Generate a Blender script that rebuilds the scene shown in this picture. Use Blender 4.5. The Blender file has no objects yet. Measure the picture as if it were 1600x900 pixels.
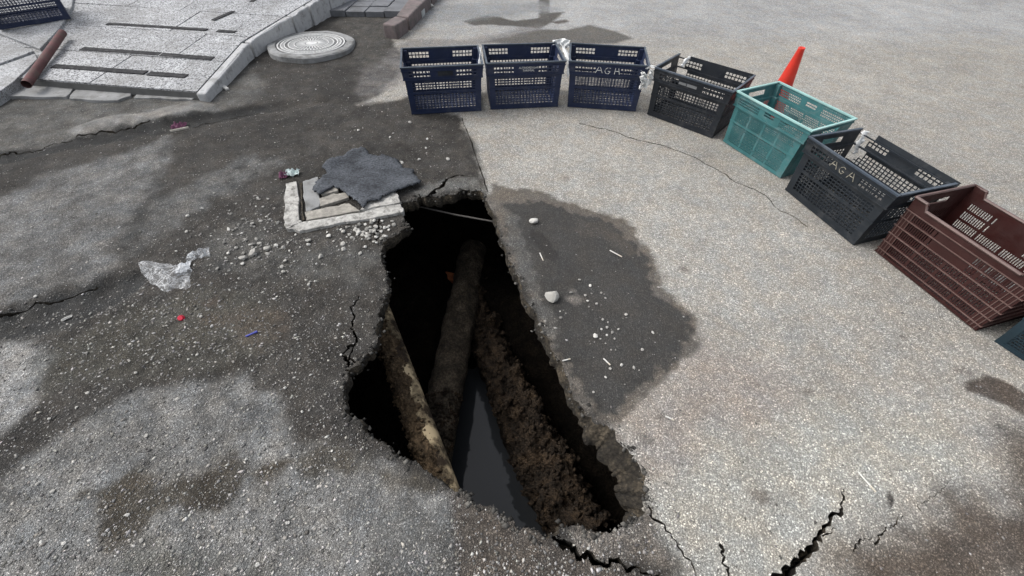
import bpy, bmesh, math, random
import numpy as np
from mathutils import Vector, Matrix, Euler
from mathutils.geometry import delaunay_2d_cdt

random.seed(7); RNG = np.random.default_rng(11)
S = bpy.context.scene
COL = S.collection

# ------------------------------------------------------------------ camera
F_PX, PITCH, ROLL, CAM_H = 660.1, math.radians(47.99), math.radians(1.37), 1.554
cd = bpy.data.cameras.new('camera'); cam = bpy.data.objects.new('camera', cd); COL.objects.link(cam)
cd.sensor_width = 36.0; cd.lens = F_PX / 1600 * 36.0; cd.clip_start = 0.02; cd.clip_end = 500
FW = Vector((0, math.cos(PITCH), -math.sin(PITCH))); R0 = Vector((1, 0, 0)); U0 = R0.cross(FW)
RT = math.cos(ROLL) * R0 + math.sin(ROLL) * U0; UP = -math.sin(ROLL) * R0 + math.cos(ROLL) * U0
M3 = Matrix((RT, UP, -FW)).transposed()
cam.matrix_world = Matrix.Translation((0, 0, CAM_H)) @ M3.to_4x4()
S.camera = cam

# ------------------------------------------------------------------ sky and sun (overcast)
SUN_EL, SUN_AZ = math.radians(52), math.radians(-80)      # azimuth from +y, to the left
w = bpy.data.worlds.new('World'); S.world = w; w.use_nodes = True
nt = w.node_tree; nt.nodes.clear()
sky = nt.nodes.new('ShaderNodeTexSky'); sky.sky_type = 'NISHITA'; sky.sun_disc = False
sky.sun_elevation = SUN_EL; sky.sun_rotation = SUN_AZ; sky.air_density = 1.0; sky.dust_density = 4.0; sky.ozone_density = 1.0
hs = nt.nodes.new('ShaderNodeHueSaturation'); hs.inputs['Saturation'].default_value = 0.30
bg = nt.nodes.new('ShaderNodeBackground'); bg.inputs['Strength'].default_value = 0.13
wo = nt.nodes.new('ShaderNodeOutputWorld')
nt.links.new(sky.outputs[0], hs.inputs['Color']); nt.links.new(hs.outputs[0], bg.inputs['Color']); nt.links.new(bg.outputs[0], wo.inputs['Surface'])
sl = bpy.data.lights.new('sun', 'SUN'); sl.energy = 0.85; sl.angle = math.radians(30); sl.color = (1, 0.97, 0.93)
so = bpy.data.objects.new('sun', sl); COL.objects.link(so)
sdir = Vector((math.sin(SUN_AZ) * math.cos(SUN_EL), math.cos(SUN_AZ) * math.cos(SUN_EL), math.sin(SUN_EL)))
so.rotation_euler = (-sdir).to_track_quat('-Z', 'Y').to_euler(); so.location = sdir * 20
S.view_settings.view_transform = 'Standard'; S.view_settings.look = 'None'; S.view_settings.gamma = 1.0
S.view_settings.exposure = 0.95
S.view_settings.use_curve_mapping = False

# ------------------------------------------------------------------ measuring: a point of the photo on a level plane
def G(px, py, z=0.0):
    d = FW * F_PX + RT * (px - 800) - UP * (py - 450)
    t = (z - CAM_H) / d.z
    return Vector((d.x * t, d.y * t, z))
def GP(pts, z=0.0): return np.array([G(a, b, z)[:2] for a, b in pts])

# ------------------------------------------------------------------ numpy noise
def _h(ix, iy, s):
    n = (ix.astype(np.int64) * 374761393 + iy.astype(np.int64) * 668265263 + s * 1442695041) & 0x7fffffff
    n = ((n ^ (n >> 13)) * 1274126177) & 0x7fffffff
    return ((n ^ (n >> 16)) & 0xffff) / 65535.0
def vnoise(x, y, s=0):
    ix = np.floor(x); iy = np.floor(y); fx = x - ix; fy = y - iy
    fx = fx * fx * (3 - 2 * fx); fy = fy * fy * (3 - 2 * fy)
    a = _h(ix, iy, s); b = _h(ix + 1, iy, s); c = _h(ix, iy + 1, s); d = _h(ix + 1, iy + 1, s)
    return (a * (1 - fx) + b * fx) * (1 - fy) + (c * (1 - fx) + d * fx) * fy
def fbm(x, y, sc, o=4, s=0):
    t = 0; a = 0.5; n = 0
    for i in range(o):
        t = t + a * vnoise(x * sc + 17.3 * i, y * sc - 9.1 * i, s + i); n += a; a *= 0.5; sc *= 2.03
    return t / n - 0.5
def sdist(x, y, poly):
    """signed distance, positive inside"""
    n = len(poly); d = np.full(x.shape, 1e9); ins = np.zeros(x.shape, bool)
    for i in range(n):
        ax, ay = poly[i]; bx, by = poly[(i + 1) % n]
        ex, ey = bx - ax, by - ay; L = ex * ex + ey * ey + 1e-12
        t = np.clip(((x - ax) * ex + (y - ay) * ey) / L, 0, 1)
        d = np.minimum(d, (x - ax - t * ex) ** 2 + (y - ay - t * ey) ** 2)
        c = (ay > y) != (by > y)
        with np.errstate(divide='ignore', invalid='ignore'):
            xi = ax + (y - ay) * ex / (ey if abs(ey) > 1e-12 else 1e-12)
        ins ^= c & (x < xi)
    d = np.sqrt(d); return np.where(ins, d, -d)
def inpoly(x, y, poly):
    m = (x >= poly[:, 0].min()) & (x <= poly[:, 0].max()) & (y >= poly[:, 1].min()) & (y <= poly[:, 1].max())
    r = np.zeros(x.shape, bool)
    if m.any(): r[m] = sdist(x[m], y[m], poly) > 0
    return r
def sstep(a, b, v):
    t = np.clip((v - a) / (b - a), 0, 1); return t * t * (3 - 2 * t)
def roughen(poly, amp, levels, closed=True, rng=RNG):
    p = [np.array(q, float) for q in poly]
    for l in range(levels):
        o = []
        n = len(p)
        for i in range(n if closed else n - 1):
            a = p[i]; b = p[(i + 1) % n]; e = b - a; L = np.hypot(*e)
            o.append(a)
            if L > 0.012:
                nrm = np.array([-e[1], e[0]]) / L
                o.append((a + b) / 2 + nrm * rng.normal() * min(amp, L * 0.22))
        if not closed: o.append(p[-1])
        p = o; amp *= 0.6
    return np.array(p)

# ------------------------------------------------------------------ mesh helpers
class MB:
    def __init__(s): s.v = []; s.f = []
    def add(s, vs, fs):
        o = len(s.v); s.v += [tuple(v) for v in vs]; s.f += [tuple(i + o for i in f) for f in fs]; return s
    def box(s, c, d, rot=None, bev=0):
        x, y, z = d[0] / 2, d[1] / 2, d[2] / 2
        vs = [Vector((a * x, b * y, e * z)) for e in (-1, 1) for b in (-1, 1) for a in (-1, 1)]
        if rot: vs = [rot @ v for v in vs]
        c = Vector(c)
        return s.add([v + c for v in vs], [(0, 2, 3, 1), (4, 5, 7, 6), (0, 1, 5, 4), (2, 6, 7, 3), (0, 4, 6, 2), (1, 3, 7, 5)])
    def prism(s, poly, z0, z1):
        n = len(poly); zz0 = z0 if callable(z0) else (lambda x, y: z0); zz1 = z1 if callable(z1) else (lambda x, y: z1)
        vs = [(p[0], p[1], zz0(p[0], p[1])) for p in poly] + [(p[0], p[1], zz1(p[0], p[1])) for p in poly]
        return s.add(vs, [tuple(range(n))[::-1], tuple(range(n, 2 * n))] + [(i, (i + 1) % n, (i + 1) % n + n, i + n) for i in range(n)])
    def tube(s, pts, rad, seg=8, cap=True):
        pts = [Vector(p) for p in pts]; n = len(pts)
        if not hasattr(rad, '__len__'): rad = [rad] * n
        vs = []; ref = Vector((0, 0, 1))
        for i, p in enumerate(pts):
            t = (pts[min(i + 1, n - 1)] - pts[max(i - 1, 0)]).normalized()
            if abs(t.dot(ref)) > 0.95: ref = Vector((1, 0, 0))
            a = t.cross(ref).normalized(); b = a.cross(t)
            for k in range(seg):
                q = 2 * math.pi * k / seg; vs.append(p + (a * math.cos(q) + b * math.sin(q)) * rad[i])
        fs = [(i * seg + k, i * seg + (k + 1) % seg, (i + 1) * seg + (k + 1) % seg, (i + 1) * seg + k) for i in range(n - 1) for k in range(seg)]
        if cap: fs += [tuple(range(seg))[::-1], tuple((n - 1) * seg + k for k in range(seg))]
        return s.add(vs, fs)
    def lathe(s, prof, seg=48, c=(0, 0, 0)):
        n = len(prof); vs = [(c[0] + r * math.cos(2 * math.pi * k / seg), c[1] + r * math.sin(2 * math.pi * k / seg), c[2] + z) for r, z in prof for k in range(seg)]
        return s.add(vs, [(i * seg + k, i * seg + (k + 1) % seg, (i + 1) * seg + (k + 1) % seg, (i + 1) * seg + k) for i in range(n - 1) for k in range(seg)])
    def mesh(s, name, smooth=False):
        m = bpy.data.meshes.new(name); m.from_pydata(s.v, [], s.f); m.update()
        bm = bmesh.new(); bm.from_mesh(m); bmesh.ops.recalc_face_normals(bm, faces=bm.faces); bm.to_mesh(m); bm.free()
        if smooth: m.polygons.foreach_set('use_smooth', [True] * len(m.polygons))
        return m
def link(name, mesh, mat, parent=None, loc=None, rot=None):
    o = bpy.data.objects.new(name, mesh); COL.objects.link(o)
    if mesh is not None and mat is not None and not mesh.materials: mesh.materials.append(mat)
    if parent: o.parent = parent
    if loc is not None: o.location = loc
    if rot is not None: o.rotation_euler = rot
    return o
def obj(name, mb, mat, parent=None, smooth=False, bevel=0, **k):
    m = mb.mesh(name, smooth); o = link(name, m, mat, parent, **k)
    if bevel:
        b = o.modifiers.new('bevel', 'BEVEL'); b.width = bevel; b.segments = 2; b.limit_method = 'ANGLE'
    return o
def tag(o, label, cat, group=None):
    o['label'] = label; o['category'] = cat
    if group: o['group'] = group
    return o
def struct(o): o['kind'] = 'structure'; return o
def stuff(o): o['kind'] = 'stuff'; return o
def empty(name, loc=(0, 0, 0), rz=0.0):
    o = bpy.data.objects.new(name, None); COL.objects.link(o); o.location = loc; o.rotation_euler = (0, 0, rz); o.empty_display_size = 0.1
    return o
def npmesh(name, V, Fc, col=None, attr='base', smooth=False):
    m = bpy.data.meshes.new(name); k = Fc.shape[1]
    m.vertices.add(len(V)); m.vertices.foreach_set('co', V.astype(np.float32).ravel())
    m.loops.add(Fc.size); m.loops.foreach_set('vertex_index', Fc.astype(np.int32).ravel())
    m.polygons.add(len(Fc)); m.polygons.foreach_set('loop_start', np.arange(0, Fc.size, k, dtype=np.int32))
    m.update(calc_edges=True); m.validate()
    if col is not None:
        a = m.color_attributes.new(attr, 'FLOAT_COLOR', 'POINT')
        a.data.foreach_set('color', np.hstack([col, np.ones((len(col), 4 - col.shape[1]))]).astype(np.float32).ravel() if col.shape[1] < 4 else col.astype(np.float32).ravel())
    if smooth: m.polygons.foreach_set('use_smooth', np.ones(len(m.polygons), bool))
    return m

# ------------------------------------------------------------------ materials
class NT:
    def __init__(s, name):
        s.m = bpy.data.materials.new(name); s.m.use_nodes = True; s.t = s.m.node_tree; s.b = s.t.nodes['Principled BSDF']
        s.pos = s.n('ShaderNodeTexCoord').outputs['Object']
    def n(s, k, **a):
        x = s.t.nodes.new(k)
        for q, v in a.items(): setattr(x, q, v)
        return x
    def set(s, sock, v):
        if isinstance(v, bpy.types.NodeSocket): s.t.links.new(v, sock)
        else: sock.default_value = v
    def world(s): s.pos = s.n('ShaderNodeNewGeometry').outputs['Position']; return s
    def noise(s, sc, det=4, rough=0.6, vec=None, col=False):
        x = s.n('ShaderNodeTexNoise'); s.set(x.inputs['Vector'], vec or s.pos); x.inputs['Scale'].default_value = sc; x.inputs['Detail'].default_value = det; x.inputs['Roughness'].default_value = rough
        return x.outputs['Color' if col else 'Fac']
    def vor(s, sc, feat='F1', vec=None, rnd=1.0):
        x = s.n('ShaderNodeTexVoronoi', feature=feat); s.set(x.inputs['Vector'], vec or s.pos); x.inputs['Scale'].default_value = sc; x.inputs['Randomness'].default_value = rnd
        return x
    def math(s, op, a, b=0.0, c=None):
        x = s.n('ShaderNodeMath', operation=op); s.set(x.inputs[0], a); s.set(x.inputs[1], b)
        if c is not None: s.set(x.inputs[2], c)
        return x.outputs[0]
    def ramp(s, f, stops, interp='LINEAR'):
        x = s.n('ShaderNodeValToRGB'); x.color_ramp.interpolation = interp; e = x.color_ramp.elements
        while len(e) < len(stops): e.new(0.5)
        for i, (p, c) in enumerate(stops):
            e[i].position = p; e[i].color = (c, c, c, 1) if not hasattr(c, '__len__') else tuple(c) + (1,)
        s.set(x.inputs[0], f); return x.outputs[0]
    def mix(s, f, a, b, t='MIX'):
        x = s.n('ShaderNodeMix', data_type='RGBA', blend_type=t); s.set(x.inputs[0], f)
        for i, v in ((6, a), (7, b)):
            if isinstance(v, bpy.types.NodeSocket): s.set(x.inputs[i], v)
            else: x.inputs[i].default_value = tuple(v) + (1,) if len(v) == 3 else v
        return x.outputs[2]
    def maprange(s, v, a, b, c=0.0, d=1.0):
        x = s.n('ShaderNodeMapRange'); s.set(x.inputs[0], v)
        for i, q in enumerate((a, b, c, d)): x.inputs[i + 1].default_value = q
        return x.outputs[0]
    def attr(s, name, out='Color'):
        x = s.n('ShaderNodeAttribute', attribute_name=name); return x.outputs[out]
    def bump(s, h, strength=0.5, dist=0.005):
        x = s.n('ShaderNodeBump'); s.set(x.inputs['Strength'], strength); x.inputs['Distance'].default_value = dist; s.set(x.inputs['Height'], h)
        s.t.links.new(x.outputs[0], s.b.inputs['Normal'])
    def out(s, col=None, rough=None, spec=None, metal=None):
        if col is not None:
            if isinstance(col, bpy.types.NodeSocket): s.set(s.b.inputs['Base Color'], col)
            else: s.b.inputs['Base Color'].default_value = tuple(col) + (1,)
        if rough is not None: s.set(s.b.inputs['Roughness'], rough)
        if spec is not None: s.b.inputs['Specular IOR Level'].default_value = spec
        if metal is not None: s.b.inputs['Metallic'].default_value = metal
        return s.m

def mat_asphalt():
    n = NT('asphalt').world()
    base = n.attr('base'); prm = n.n('ShaderNodeSeparateColor'); n.set(prm.inputs[0], n.attr('parm')); agg, wet, coarse = prm.outputs
    warp = n.n('ShaderNodeVectorMath', operation='ADD'); wn = n.noise(60, 2, col=True)
    sc_ = n.n('ShaderNodeVectorMath', operation='SCALE'); n.set(sc_.inputs[0], wn); sc_.inputs['Scale'].default_value = 0.006
    n.set(warp.inputs[0], n.pos); n.set(warp.inputs[1], sc_.outputs[0])
    def layer(sc, stops, lo, hi):
        v = n.vor(sc, vec=warp.outputs[0]); r = n.n('ShaderNodeSeparateColor'); n.set(r.inputs[0], v.outputs['Color'])
        val = n.ramp(r.outputs[0], stops); m = n.maprange(v.outputs['Distance'], lo, hi, 1, 0)
        return n.mix(m, (0.5, 0.5, 0.5), val), m, r.outputs[1], val
    a, ma, ra, va = layer(170, [(0, .42), (.4, .78), (.72, 1.2), (.88, 1.85), (1, 2.8)], .42, .62)
    b, mb_, rb, vb = layer(360, [(0, .4), (.5, .85), (.8, 1.6), (1, 3.0)], .42, .66)
    c, mc, rc, vc = layer(66, [(0, .0), (.80, .0), (.85, 1.0), (1, 1.0)], .22, .36)
    ab = n.mix(0.40, a, b)
    # sparse larger pale stones where the surface is worn
    stone = n.math('MULTIPLY', n.math('MULTIPLY', vc, mc), coarse)
    ab = n.mix(stone, ab, n.mix(rc, (1.3, 1.28, 1.22), (2.2, 2.16, 2.05)))
    big = n.maprange(n.noise(3.1, 7, .66), .3, .7, .86, 1.14); mid = n.maprange(n.noise(26, 6, .72), .3, .7, .80, 1.2)
    grain = n.mix(agg, (1, 1, 1), ab)
    col = n.mix(1.0, base, grain, 'MULTIPLY')
    sc2 = n.math('MULTIPLY', big, mid)
    col = n.mix(1.0, col, n.mix(0.85, (1, 1, 1), sc2), 'MULTIPLY')
    tint = n.ramp(n.noise(9, 4), [(.35, (1.04, 1.0, .95)), (.65, (.97, 1.0, 1.03))])
    col = n.mix(1.0, col, tint, 'MULTIPLY')
    h = n.math('ADD', n.math('MULTIPLY', ma, n.maprange(ra, 0, 1, .4, 1)), n.math('MULTIPLY', mb_, .35))
    h = n.math('ADD', n.math('ADD', h, n.math('MULTIPLY', stone, 1.2)), n.math('MULTIPLY', n.noise(40, 5, .7), .9))
    n.bump(h, n.maprange(agg, 0, 1, .35, 1.0), .0050)
    return n.out(col, n.maprange(wet, 0, 1, .92, .62), .3)
def mat_gravel():
    n = NT('gravel_stone').world()
    c = n.mix(1.0, n.attr('base'), n.maprange(n.noise(120, 4, .7), .3, .7, .7, 1.3), 'MULTIPLY')
    n.bump(n.noise(260, 3), .4, .002)
    return n.out(c, .85, .3)
def mat_plain(name, col, rough=.6, var=.25, sc=14, bump=.2, bsc=90, bd=.002, spec=.4, metal=0, dirt=None, dirtamt=.5, world=False):
    n = NT(name)
    if world: n.world()
    c = n.mix(1.0, col, n.maprange(n.noise(sc, 6, .65), .25, .75, 1 - var, 1 + var), 'MULTIPLY')
    if dirt is not None:
        c = n.mix(n.maprange(n.noise(sc * .7 + 3, 7, .7), .48, .66, 0, dirtamt), c, dirt)
    n.bump(n.noise(bsc, 5, .65), bump, bd)
    return n.out(c, n.maprange(n.noise(sc * 2, 3), .3, .7, max(rough - .12, .05), min(rough + .12, 1)), spec, metal)
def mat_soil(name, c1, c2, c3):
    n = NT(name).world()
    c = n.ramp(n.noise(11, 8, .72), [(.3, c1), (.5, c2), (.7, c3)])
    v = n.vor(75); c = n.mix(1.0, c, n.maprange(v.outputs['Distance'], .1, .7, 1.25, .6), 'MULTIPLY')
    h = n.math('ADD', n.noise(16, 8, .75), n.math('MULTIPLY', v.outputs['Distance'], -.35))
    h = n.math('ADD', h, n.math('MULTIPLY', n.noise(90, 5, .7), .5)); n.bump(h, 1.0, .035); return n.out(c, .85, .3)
def mat_granite(name, base, spk, lo=.38, sc=140):
    n = NT(name).world()
    v = n.vor(sc); r = n.n('ShaderNodeSeparateColor'); n.set(r.inputs[0], v.outputs['Color'])
    c = n.ramp(r.outputs[0], [(0, spk), (lo - .14, spk), (lo, tuple(q * .8 for q in base)), (.8, base), (1, tuple(min(q * 1.3, .8) for q in base))])
    c = n.mix(1.0, c, n.maprange(n.noise(2.2, 7, .7), .32, .68, .62, 1.12), 'MULTIPLY')
    c = n.mix(n.maprange(n.noise(4, 8, .74), .46, .70, 0, .75), c, (.15, .147, .14))
    n.bump(n.noise(120, 4, .7), .25, .002); return n.out(c, .7, .35)

ASPH = mat_asphalt(); GRAV = mat_gravel()
CUT = mat_soil('broken_asphalt', (.015, .013, .011), (.055, .046, .034), (.18, .145, .10))
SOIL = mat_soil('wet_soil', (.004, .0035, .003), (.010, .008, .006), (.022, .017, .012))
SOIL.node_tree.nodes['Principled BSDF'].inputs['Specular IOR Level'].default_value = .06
CLAY = mat_soil('clay', (.012, .009, .006), (.05, .034, .021), (.13, .086, .05))
CONC = mat_plain('weathered_concrete', (.38, .372, .35), .9, .45, 34, .9, 50, .010, .25, dirt=(.10, .096, .088), dirtamt=.95, world=True)
CONC2 = mat_plain('grey_concrete', (.22, .223, .222), .9, .35, 7, .6, 60, .006, .25, dirt=(.09, .088, .08), dirtamt=.8, world=True)
IRON = mat_plain('cast_iron', (.11, .112, .11), .6, .3, 12, .4, 140, .002, .5, .25, dirt=(.1, .1, .095), dirtamt=.7, world=True)
IRONHI = mat_plain('worn_iron', (.55, .55, .54), .5, .25, 16, .3, 160, .002, .5, .2, world=True)
REDK = mat_plain('painted_kerb', (.14, .115, .113), .85, .4, 9, .6, 70, .005, .25, dirt=(.085, .082, .078), dirtamt=.9, world=True)

# ------------------------------------------------------------------ terrain
RIM_PX = [(625, 319), (640, 315), (651, 313), (658, 306), (664, 308), (671, 309), (690, 306), (711, 304), (720, 299), (728, 295), (745, 298), (757, 308),
          (768, 329), (779, 359), (794, 402), (809, 431), (822, 470), (840, 500), (853, 525), (868, 560), (890, 600), (905, 630),
          (929, 663), (946, 664), (961, 672), (980, 701), (1000, 730), (1009, 747), (1013, 779), (1008, 801), (980, 813), (967, 824), (956, 832), (940, 836), (924, 831),
          (911, 824), (892, 821), (876, 824), (868, 837), (852, 841), (831, 829), (804, 816), (785, 803), (772, 795), (759, 791), (740, 789), (732, 781), (711, 769),
          (690, 752), (672, 740), (632, 716), (608, 696), (580, 682), (564, 660), (538, 640), (540, 600), (538, 578), (546, 578), (554, 573), (563, 562),
          (583, 547), (590, 533), (588, 507), (594, 484), (599, 470), (603, 458), (607, 447), (606, 432), (600, 415), (595, 400), (596, 383), (617, 368), (641, 353), (632, 346)]
RIM0 = GP(RIM_PX)
RIM = roughen(RIM0, .010, 3)
_a = 0.5 * np.sum(RIM[:, 0] * np.roll(RIM[:, 1], -1) - np.roll(RIM[:, 0], -1) * RIM[:, 1])
if _a < 0: RIM = RIM[::-1].copy()

CRACKS = []
def crack(px, w0, w1, jit=.010, lv=3):
    c = roughen(GP(px), jit, lv, closed=False); n = len(c)
    L = []; Rr = []
    for i in range(n):
        t = c[min(i + 1, n - 1)] - c[max(i - 1, 0)]; t /= np.hypot(*t) + 1e-9; q = np.array([-t[1], t[0]])
        ww = (w0 + (w1 - w0) * i / (n - 1)) * (0.55 + 0.9 * RNG.random()) / 2
        L.append(c[i] + q * ww); Rr.append(c[i] - q * ww * (0.6 + .8 * RNG.random()))
    CRACKS.append(np.array(L + Rr[::-1]))
crack([(1205, 930), (1232, 889), (1262, 868), (1280, 835), (1300, 805), (1316, 785), (1318, 764)], .026, .003)
crack([(1285, 838), (1300, 828), (1308, 826)], .006, .002)
crack([(1334, 862), (1350, 845), (1362, 840)], .006, .002)
crack([(1366, 850), (1380, 832), (1398, 820), (1411, 806)], .006, .002)
crack([(1440, 800), (1445, 783), (1470, 770), (1482, 730)], .003, .001)
crack([(866, 836), (880, 850), (900, 862), (925, 872), (960, 876), (1000, 888), (1030, 893)], .026, .004)
crack([(1012, 790), (1030, 815), (1052, 842), (1072, 872), (1090, 905)], .007, .003, .006)
crack([(1124, 850), (1132, 870), (1142, 905)], .010, .006)
crack([(560, 462), (548, 480), (551, 510), (555, 525), (552, 540), (538, 550), (535, 556), (544, 574)], .006, .014)
crack([(552, 540), (548, 552), (556, 566)], .008, .010)
crack([(598, 342), (594, 350), (590, 362), (586, 376)], .016, .012)
crack([(655, 312), (672, 304), (688, 293), (697, 280), (715, 274), (742, 276)], .034, .004)
crack([(626, 294), (640, 288), (660, 284)], .010, .004)
crack([(905, 193), (960, 206), (1040, 229), (1100, 255), (1170, 293), (1220, 330), (1262, 355)], .009, .006, .014)
crack([(722, 185), (738, 225), (752, 268), (762, 300)], .006, .006, .004)
crack([(-60, 508), (-10, 494), (30, 481), (60, 471), (100, 461), (150, 446)], .014, .005, .006)
crack([(-40, 252), (0, 241), (40, 233), (75, 222), (110, 216)], .016, .006, .02)
crack([(118, 214), (160, 206), (200, 200), (236, 190)], .008, .012, .02)
crack([(300, 196), (340, 186), (400, 174), (440, 168)], .008, .004, .02)

TROUGH = GP([(-60, 500), (0, 488), (60, 468), (150, 445), (215, 420), (240, 430), (200, 465), (120, 505), (60, 522), (0, 532), (-60, 540)])
GUTTER = GP([(-60, 255), (0, 240), (80, 215), (180, 205), (300, 182), (400, 165), (520, 150), (520, 160), (400, 180), (290, 205), (180, 222), (80, 240), (0, 256), (-60, 270)])
RIDGE = GP([(110, 205), (160, 185), (230, 178), (300, 160), (335, 165), (310, 182), (240, 192), (180, 202), (120, 214)])
def zg_np(x, y):
    left = sstep(.2, -.6, x - (.25 - .2 * y))
    z = fbm(x, y, 9, 4, 3) * .006 + fbm(x, y, 2.2, 3, 8) * .010 * left + fbm(x, y, 34, 3, 5) * .010 * left * (y < 3.2)
    z -= .030 * sstep(-.02, .05, sdist(x, y, TROUGH) + fbm(x, y, 14, 3, 21) * .06)
    z -= .022 * sstep(-.03, .05, sdist(x, y, GUTTER) + fbm(x, y, 12, 3, 22) * .06)
    z += .035 * sstep(-.05, .10, sdist(x, y, RIDGE) + fbm(x, y, 10, 3, 23) * .10)
    return z
def zg(x, y): return float(zg_np(np.array([x]), np.array([y]))[0])
def GZ(px, py, up=0.0):
    p = G(px, py); z = zg(p.x, p.y); p = G(px, py, z); p.z += up; return p

def grid(x0, x1, y0, y1, st, hole=None):
    xs = np.arange(x0, x1, st); ys = np.arange(y0, y1, st); X, Y = np.meshgrid(xs, ys)
    X = X + RNG.uniform(-.32, .32, X.shape) * st; Y = Y + RNG.uniform(-.32, .32, X.shape) * st
    P = np.stack([X.ravel(), Y.ravel()], 1)
    if hole: P = P[~((P[:, 0] > hole[0]) & (P[:, 0] < hole[1]) & (P[:, 1] > hole[2]) & (P[:, 1] < hole[3]))]
    return P
Z1 = (-1.9, 2.3, .05, 2.7); Z2 = (-4.8, 4.4, -.3, 6.9); Z3 = (-9, 10, -2, 10)
P = np.vstack([grid(*Z1, .0115), grid(*Z2, .026, Z1), grid(*Z3, .075, Z2), grid(-80, 80, -60, 100, 3.0, Z3)])
sd = sdist(P[:, 0], P[:, 1], RIM0); P = P[sd < .03]
polys = [RIM] + CRACKS
verts = [Vector((float(a), float(b))) for a, b in P]; edges = []
for q in polys:
    o = len(verts); verts += [Vector((float(a), float(b))) for a, b in q]; edges += [(o + i, o + (i + 1) % len(q)) for i in range(len(q))]
cv, ce, cf, _, _, _ = delaunay_2d_cdt(verts, edges, [], 0, 1e-6, False)
V2 = np.array([(v.x, v.y) for v in cv]); FT = np.array([f for f in cf if len(f) == 3], int)
cen = V2[FT].mean(1); inh = inpoly(cen[:, 0], cen[:, 1], RIM); incr = np.zeros(len(FT), bool)
for q in CRACKS: incr |= inpoly(cen[:, 0], cen[:, 1], q)
incr &= ~inh; keep = ~inh & ~incr
x, y = V2[:, 0], V2[:, 1]; zz = zg_np(x, y)

# colour of the surface: dry pale asphalt to the right, dirty dark asphalt to the left, stains and deposits with shapes of their own
def blend(col, mask, c): return col * (1 - mask[:, None]) + np.array(c)[None] * mask[:, None]
def soft(px, edge, nz, sc=8, s=0, world=False):
    p = np.array(px, float) if world else GP(px)
    m = np.zeros(x.shape); pad = edge + nz + .1
    k = (x > p[:, 0].min() - pad) & (x < p[:, 0].max() + pad) & (y > p[:, 1].min() - pad) & (y < p[:, 1].max() + pad)
    if k.any(): m[k] = sstep(-edge, edge, sdist(x[k], y[k], p) + fbm(x[k], y[k], sc, 5, s) * nz * 2)
    return m
n1 = fbm(x, y, 5, 5, 40); n2 = fbm(x, y, 1.3, 4, 50)
col = np.tile(np.array([.054, .050, .045]), (len(x), 1)) * (1 + n1 * 1.0)[:, None]
agg = np.full(len(x), .8); wet = np.zeros(len(x)); coarse = np.full(len(x), .55)
def paint(px, c, edge=.03, nz=.06, sc=8, s=0, a=None, wv=None, cs=None, amt=1.0, world=False, var=0.0):
    global col, agg, wet, coarse
    m = soft(px, edge, nz, sc, s, world) * amt
    cc = np.array(c)[None] * (1 + var * fbm(x, y, 7, 5, s + 71))[:, None]
    col = col * (1 - m[:, None]) + cc * m[:, None]
    if a is not None: agg = agg * (1 - m) + a * m
    if wv is not None: wet = wet * (1 - m) + wv * m
    if cs is not None: coarse = coarse * (1 - m) + cs * m
RIGHT = [tuple(G(*p)[:2]) for p in [(560, 163), (600, 160), (640, 152), (715, 180), (738, 215), (762, 300), (785, 335), (850, 500), (950, 660), (1010, 790), (1065, 899), (1100, 980)]]
RIGHT = RIGHT + [(1.0, -60), (90, -60), (90, 110), (-1.0, 110)] + [tuple(G(*p)[:2]) for p in [(680, -60), (690, 0), (640, 42), (612, 62), (640, 100), (600, 140)]]
paint(RIGHT, (.435, .415, .378), .035, .05, 9, 1, a=.95, cs=.25, world=True, var=.2)
paint([(700, 60), (1600, 60), (1900, 300), (1900, -120), (640, -120), (640, 30)], (.43, .43, .425), .5, .25, 2, 2, a=.9, cs=.1, var=.25)
paint([(850, 200), (1250, 330), (1350, 480), (1230, 560), (1090, 480), (980, 350), (800, 250)], (.48, .465, .43), .15, .15, 4, 3, amt=.7, var=.2)
paint([(960, 640), (1090, 530), (1220, 560), (1240, 640), (1100, 720), (1010, 740)], (.43, .38, .34), .12, .10, 5, 4, amt=.7)
paint([(1010, 790), (1100, 700), (1300, 640), (1480, 660), (1520, 720), (1420, 790), (1340, 850), (1180, 899), (1090, 930)], (.49, .48, .435), .10, .12, 5, 5, amt=.8, cs=.5, var=.2)
# damp patch beside the hole
paint([(775, 290), (850, 300), (910, 322), (975, 345), (1000, 372), (1030, 405), (1042, 455), (1092, 495), (1098, 540), (1066, 570), (1036, 600), (965, 660), (900, 640), (850, 500), (800, 400), (760, 310)], (.14, .125, .108), .02, .05, 16, 6, a=.7)
paint([(790, 318), (850, 313), (900, 332), (960, 352), (983, 378), (1016, 412), (1026, 462), (1078, 502), (1080, 532), (1056, 557), (1026, 586), (960, 645), (930, 638), (900, 600), (870, 545), (850, 500), (810, 412), (792, 350)], (.056, .0535, .050), .012, .06, 24, 7, a=.7, wv=.6, cs=.05, var=.3)
paint([(905, 345), (950, 352), (985, 385), (1000, 395), (985, 400), (940, 372), (900, 362)], (.075, .068, .06), .02, .05, 16, 17, a=.7)
paint([(828, 355), (850, 365), (868, 392), (875, 402), (862, 408), (845, 395), (830, 372)], (.035, .033, .031), .006, .015, 30, 8, a=.7)
paint([(790, 330), (808, 335), (830, 410), (850, 470), (870, 540), (858, 525), (830, 470), (800, 400)], (.15, .145, .135), .02, .06, 20, 9, a=1, amt=.75)
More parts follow.
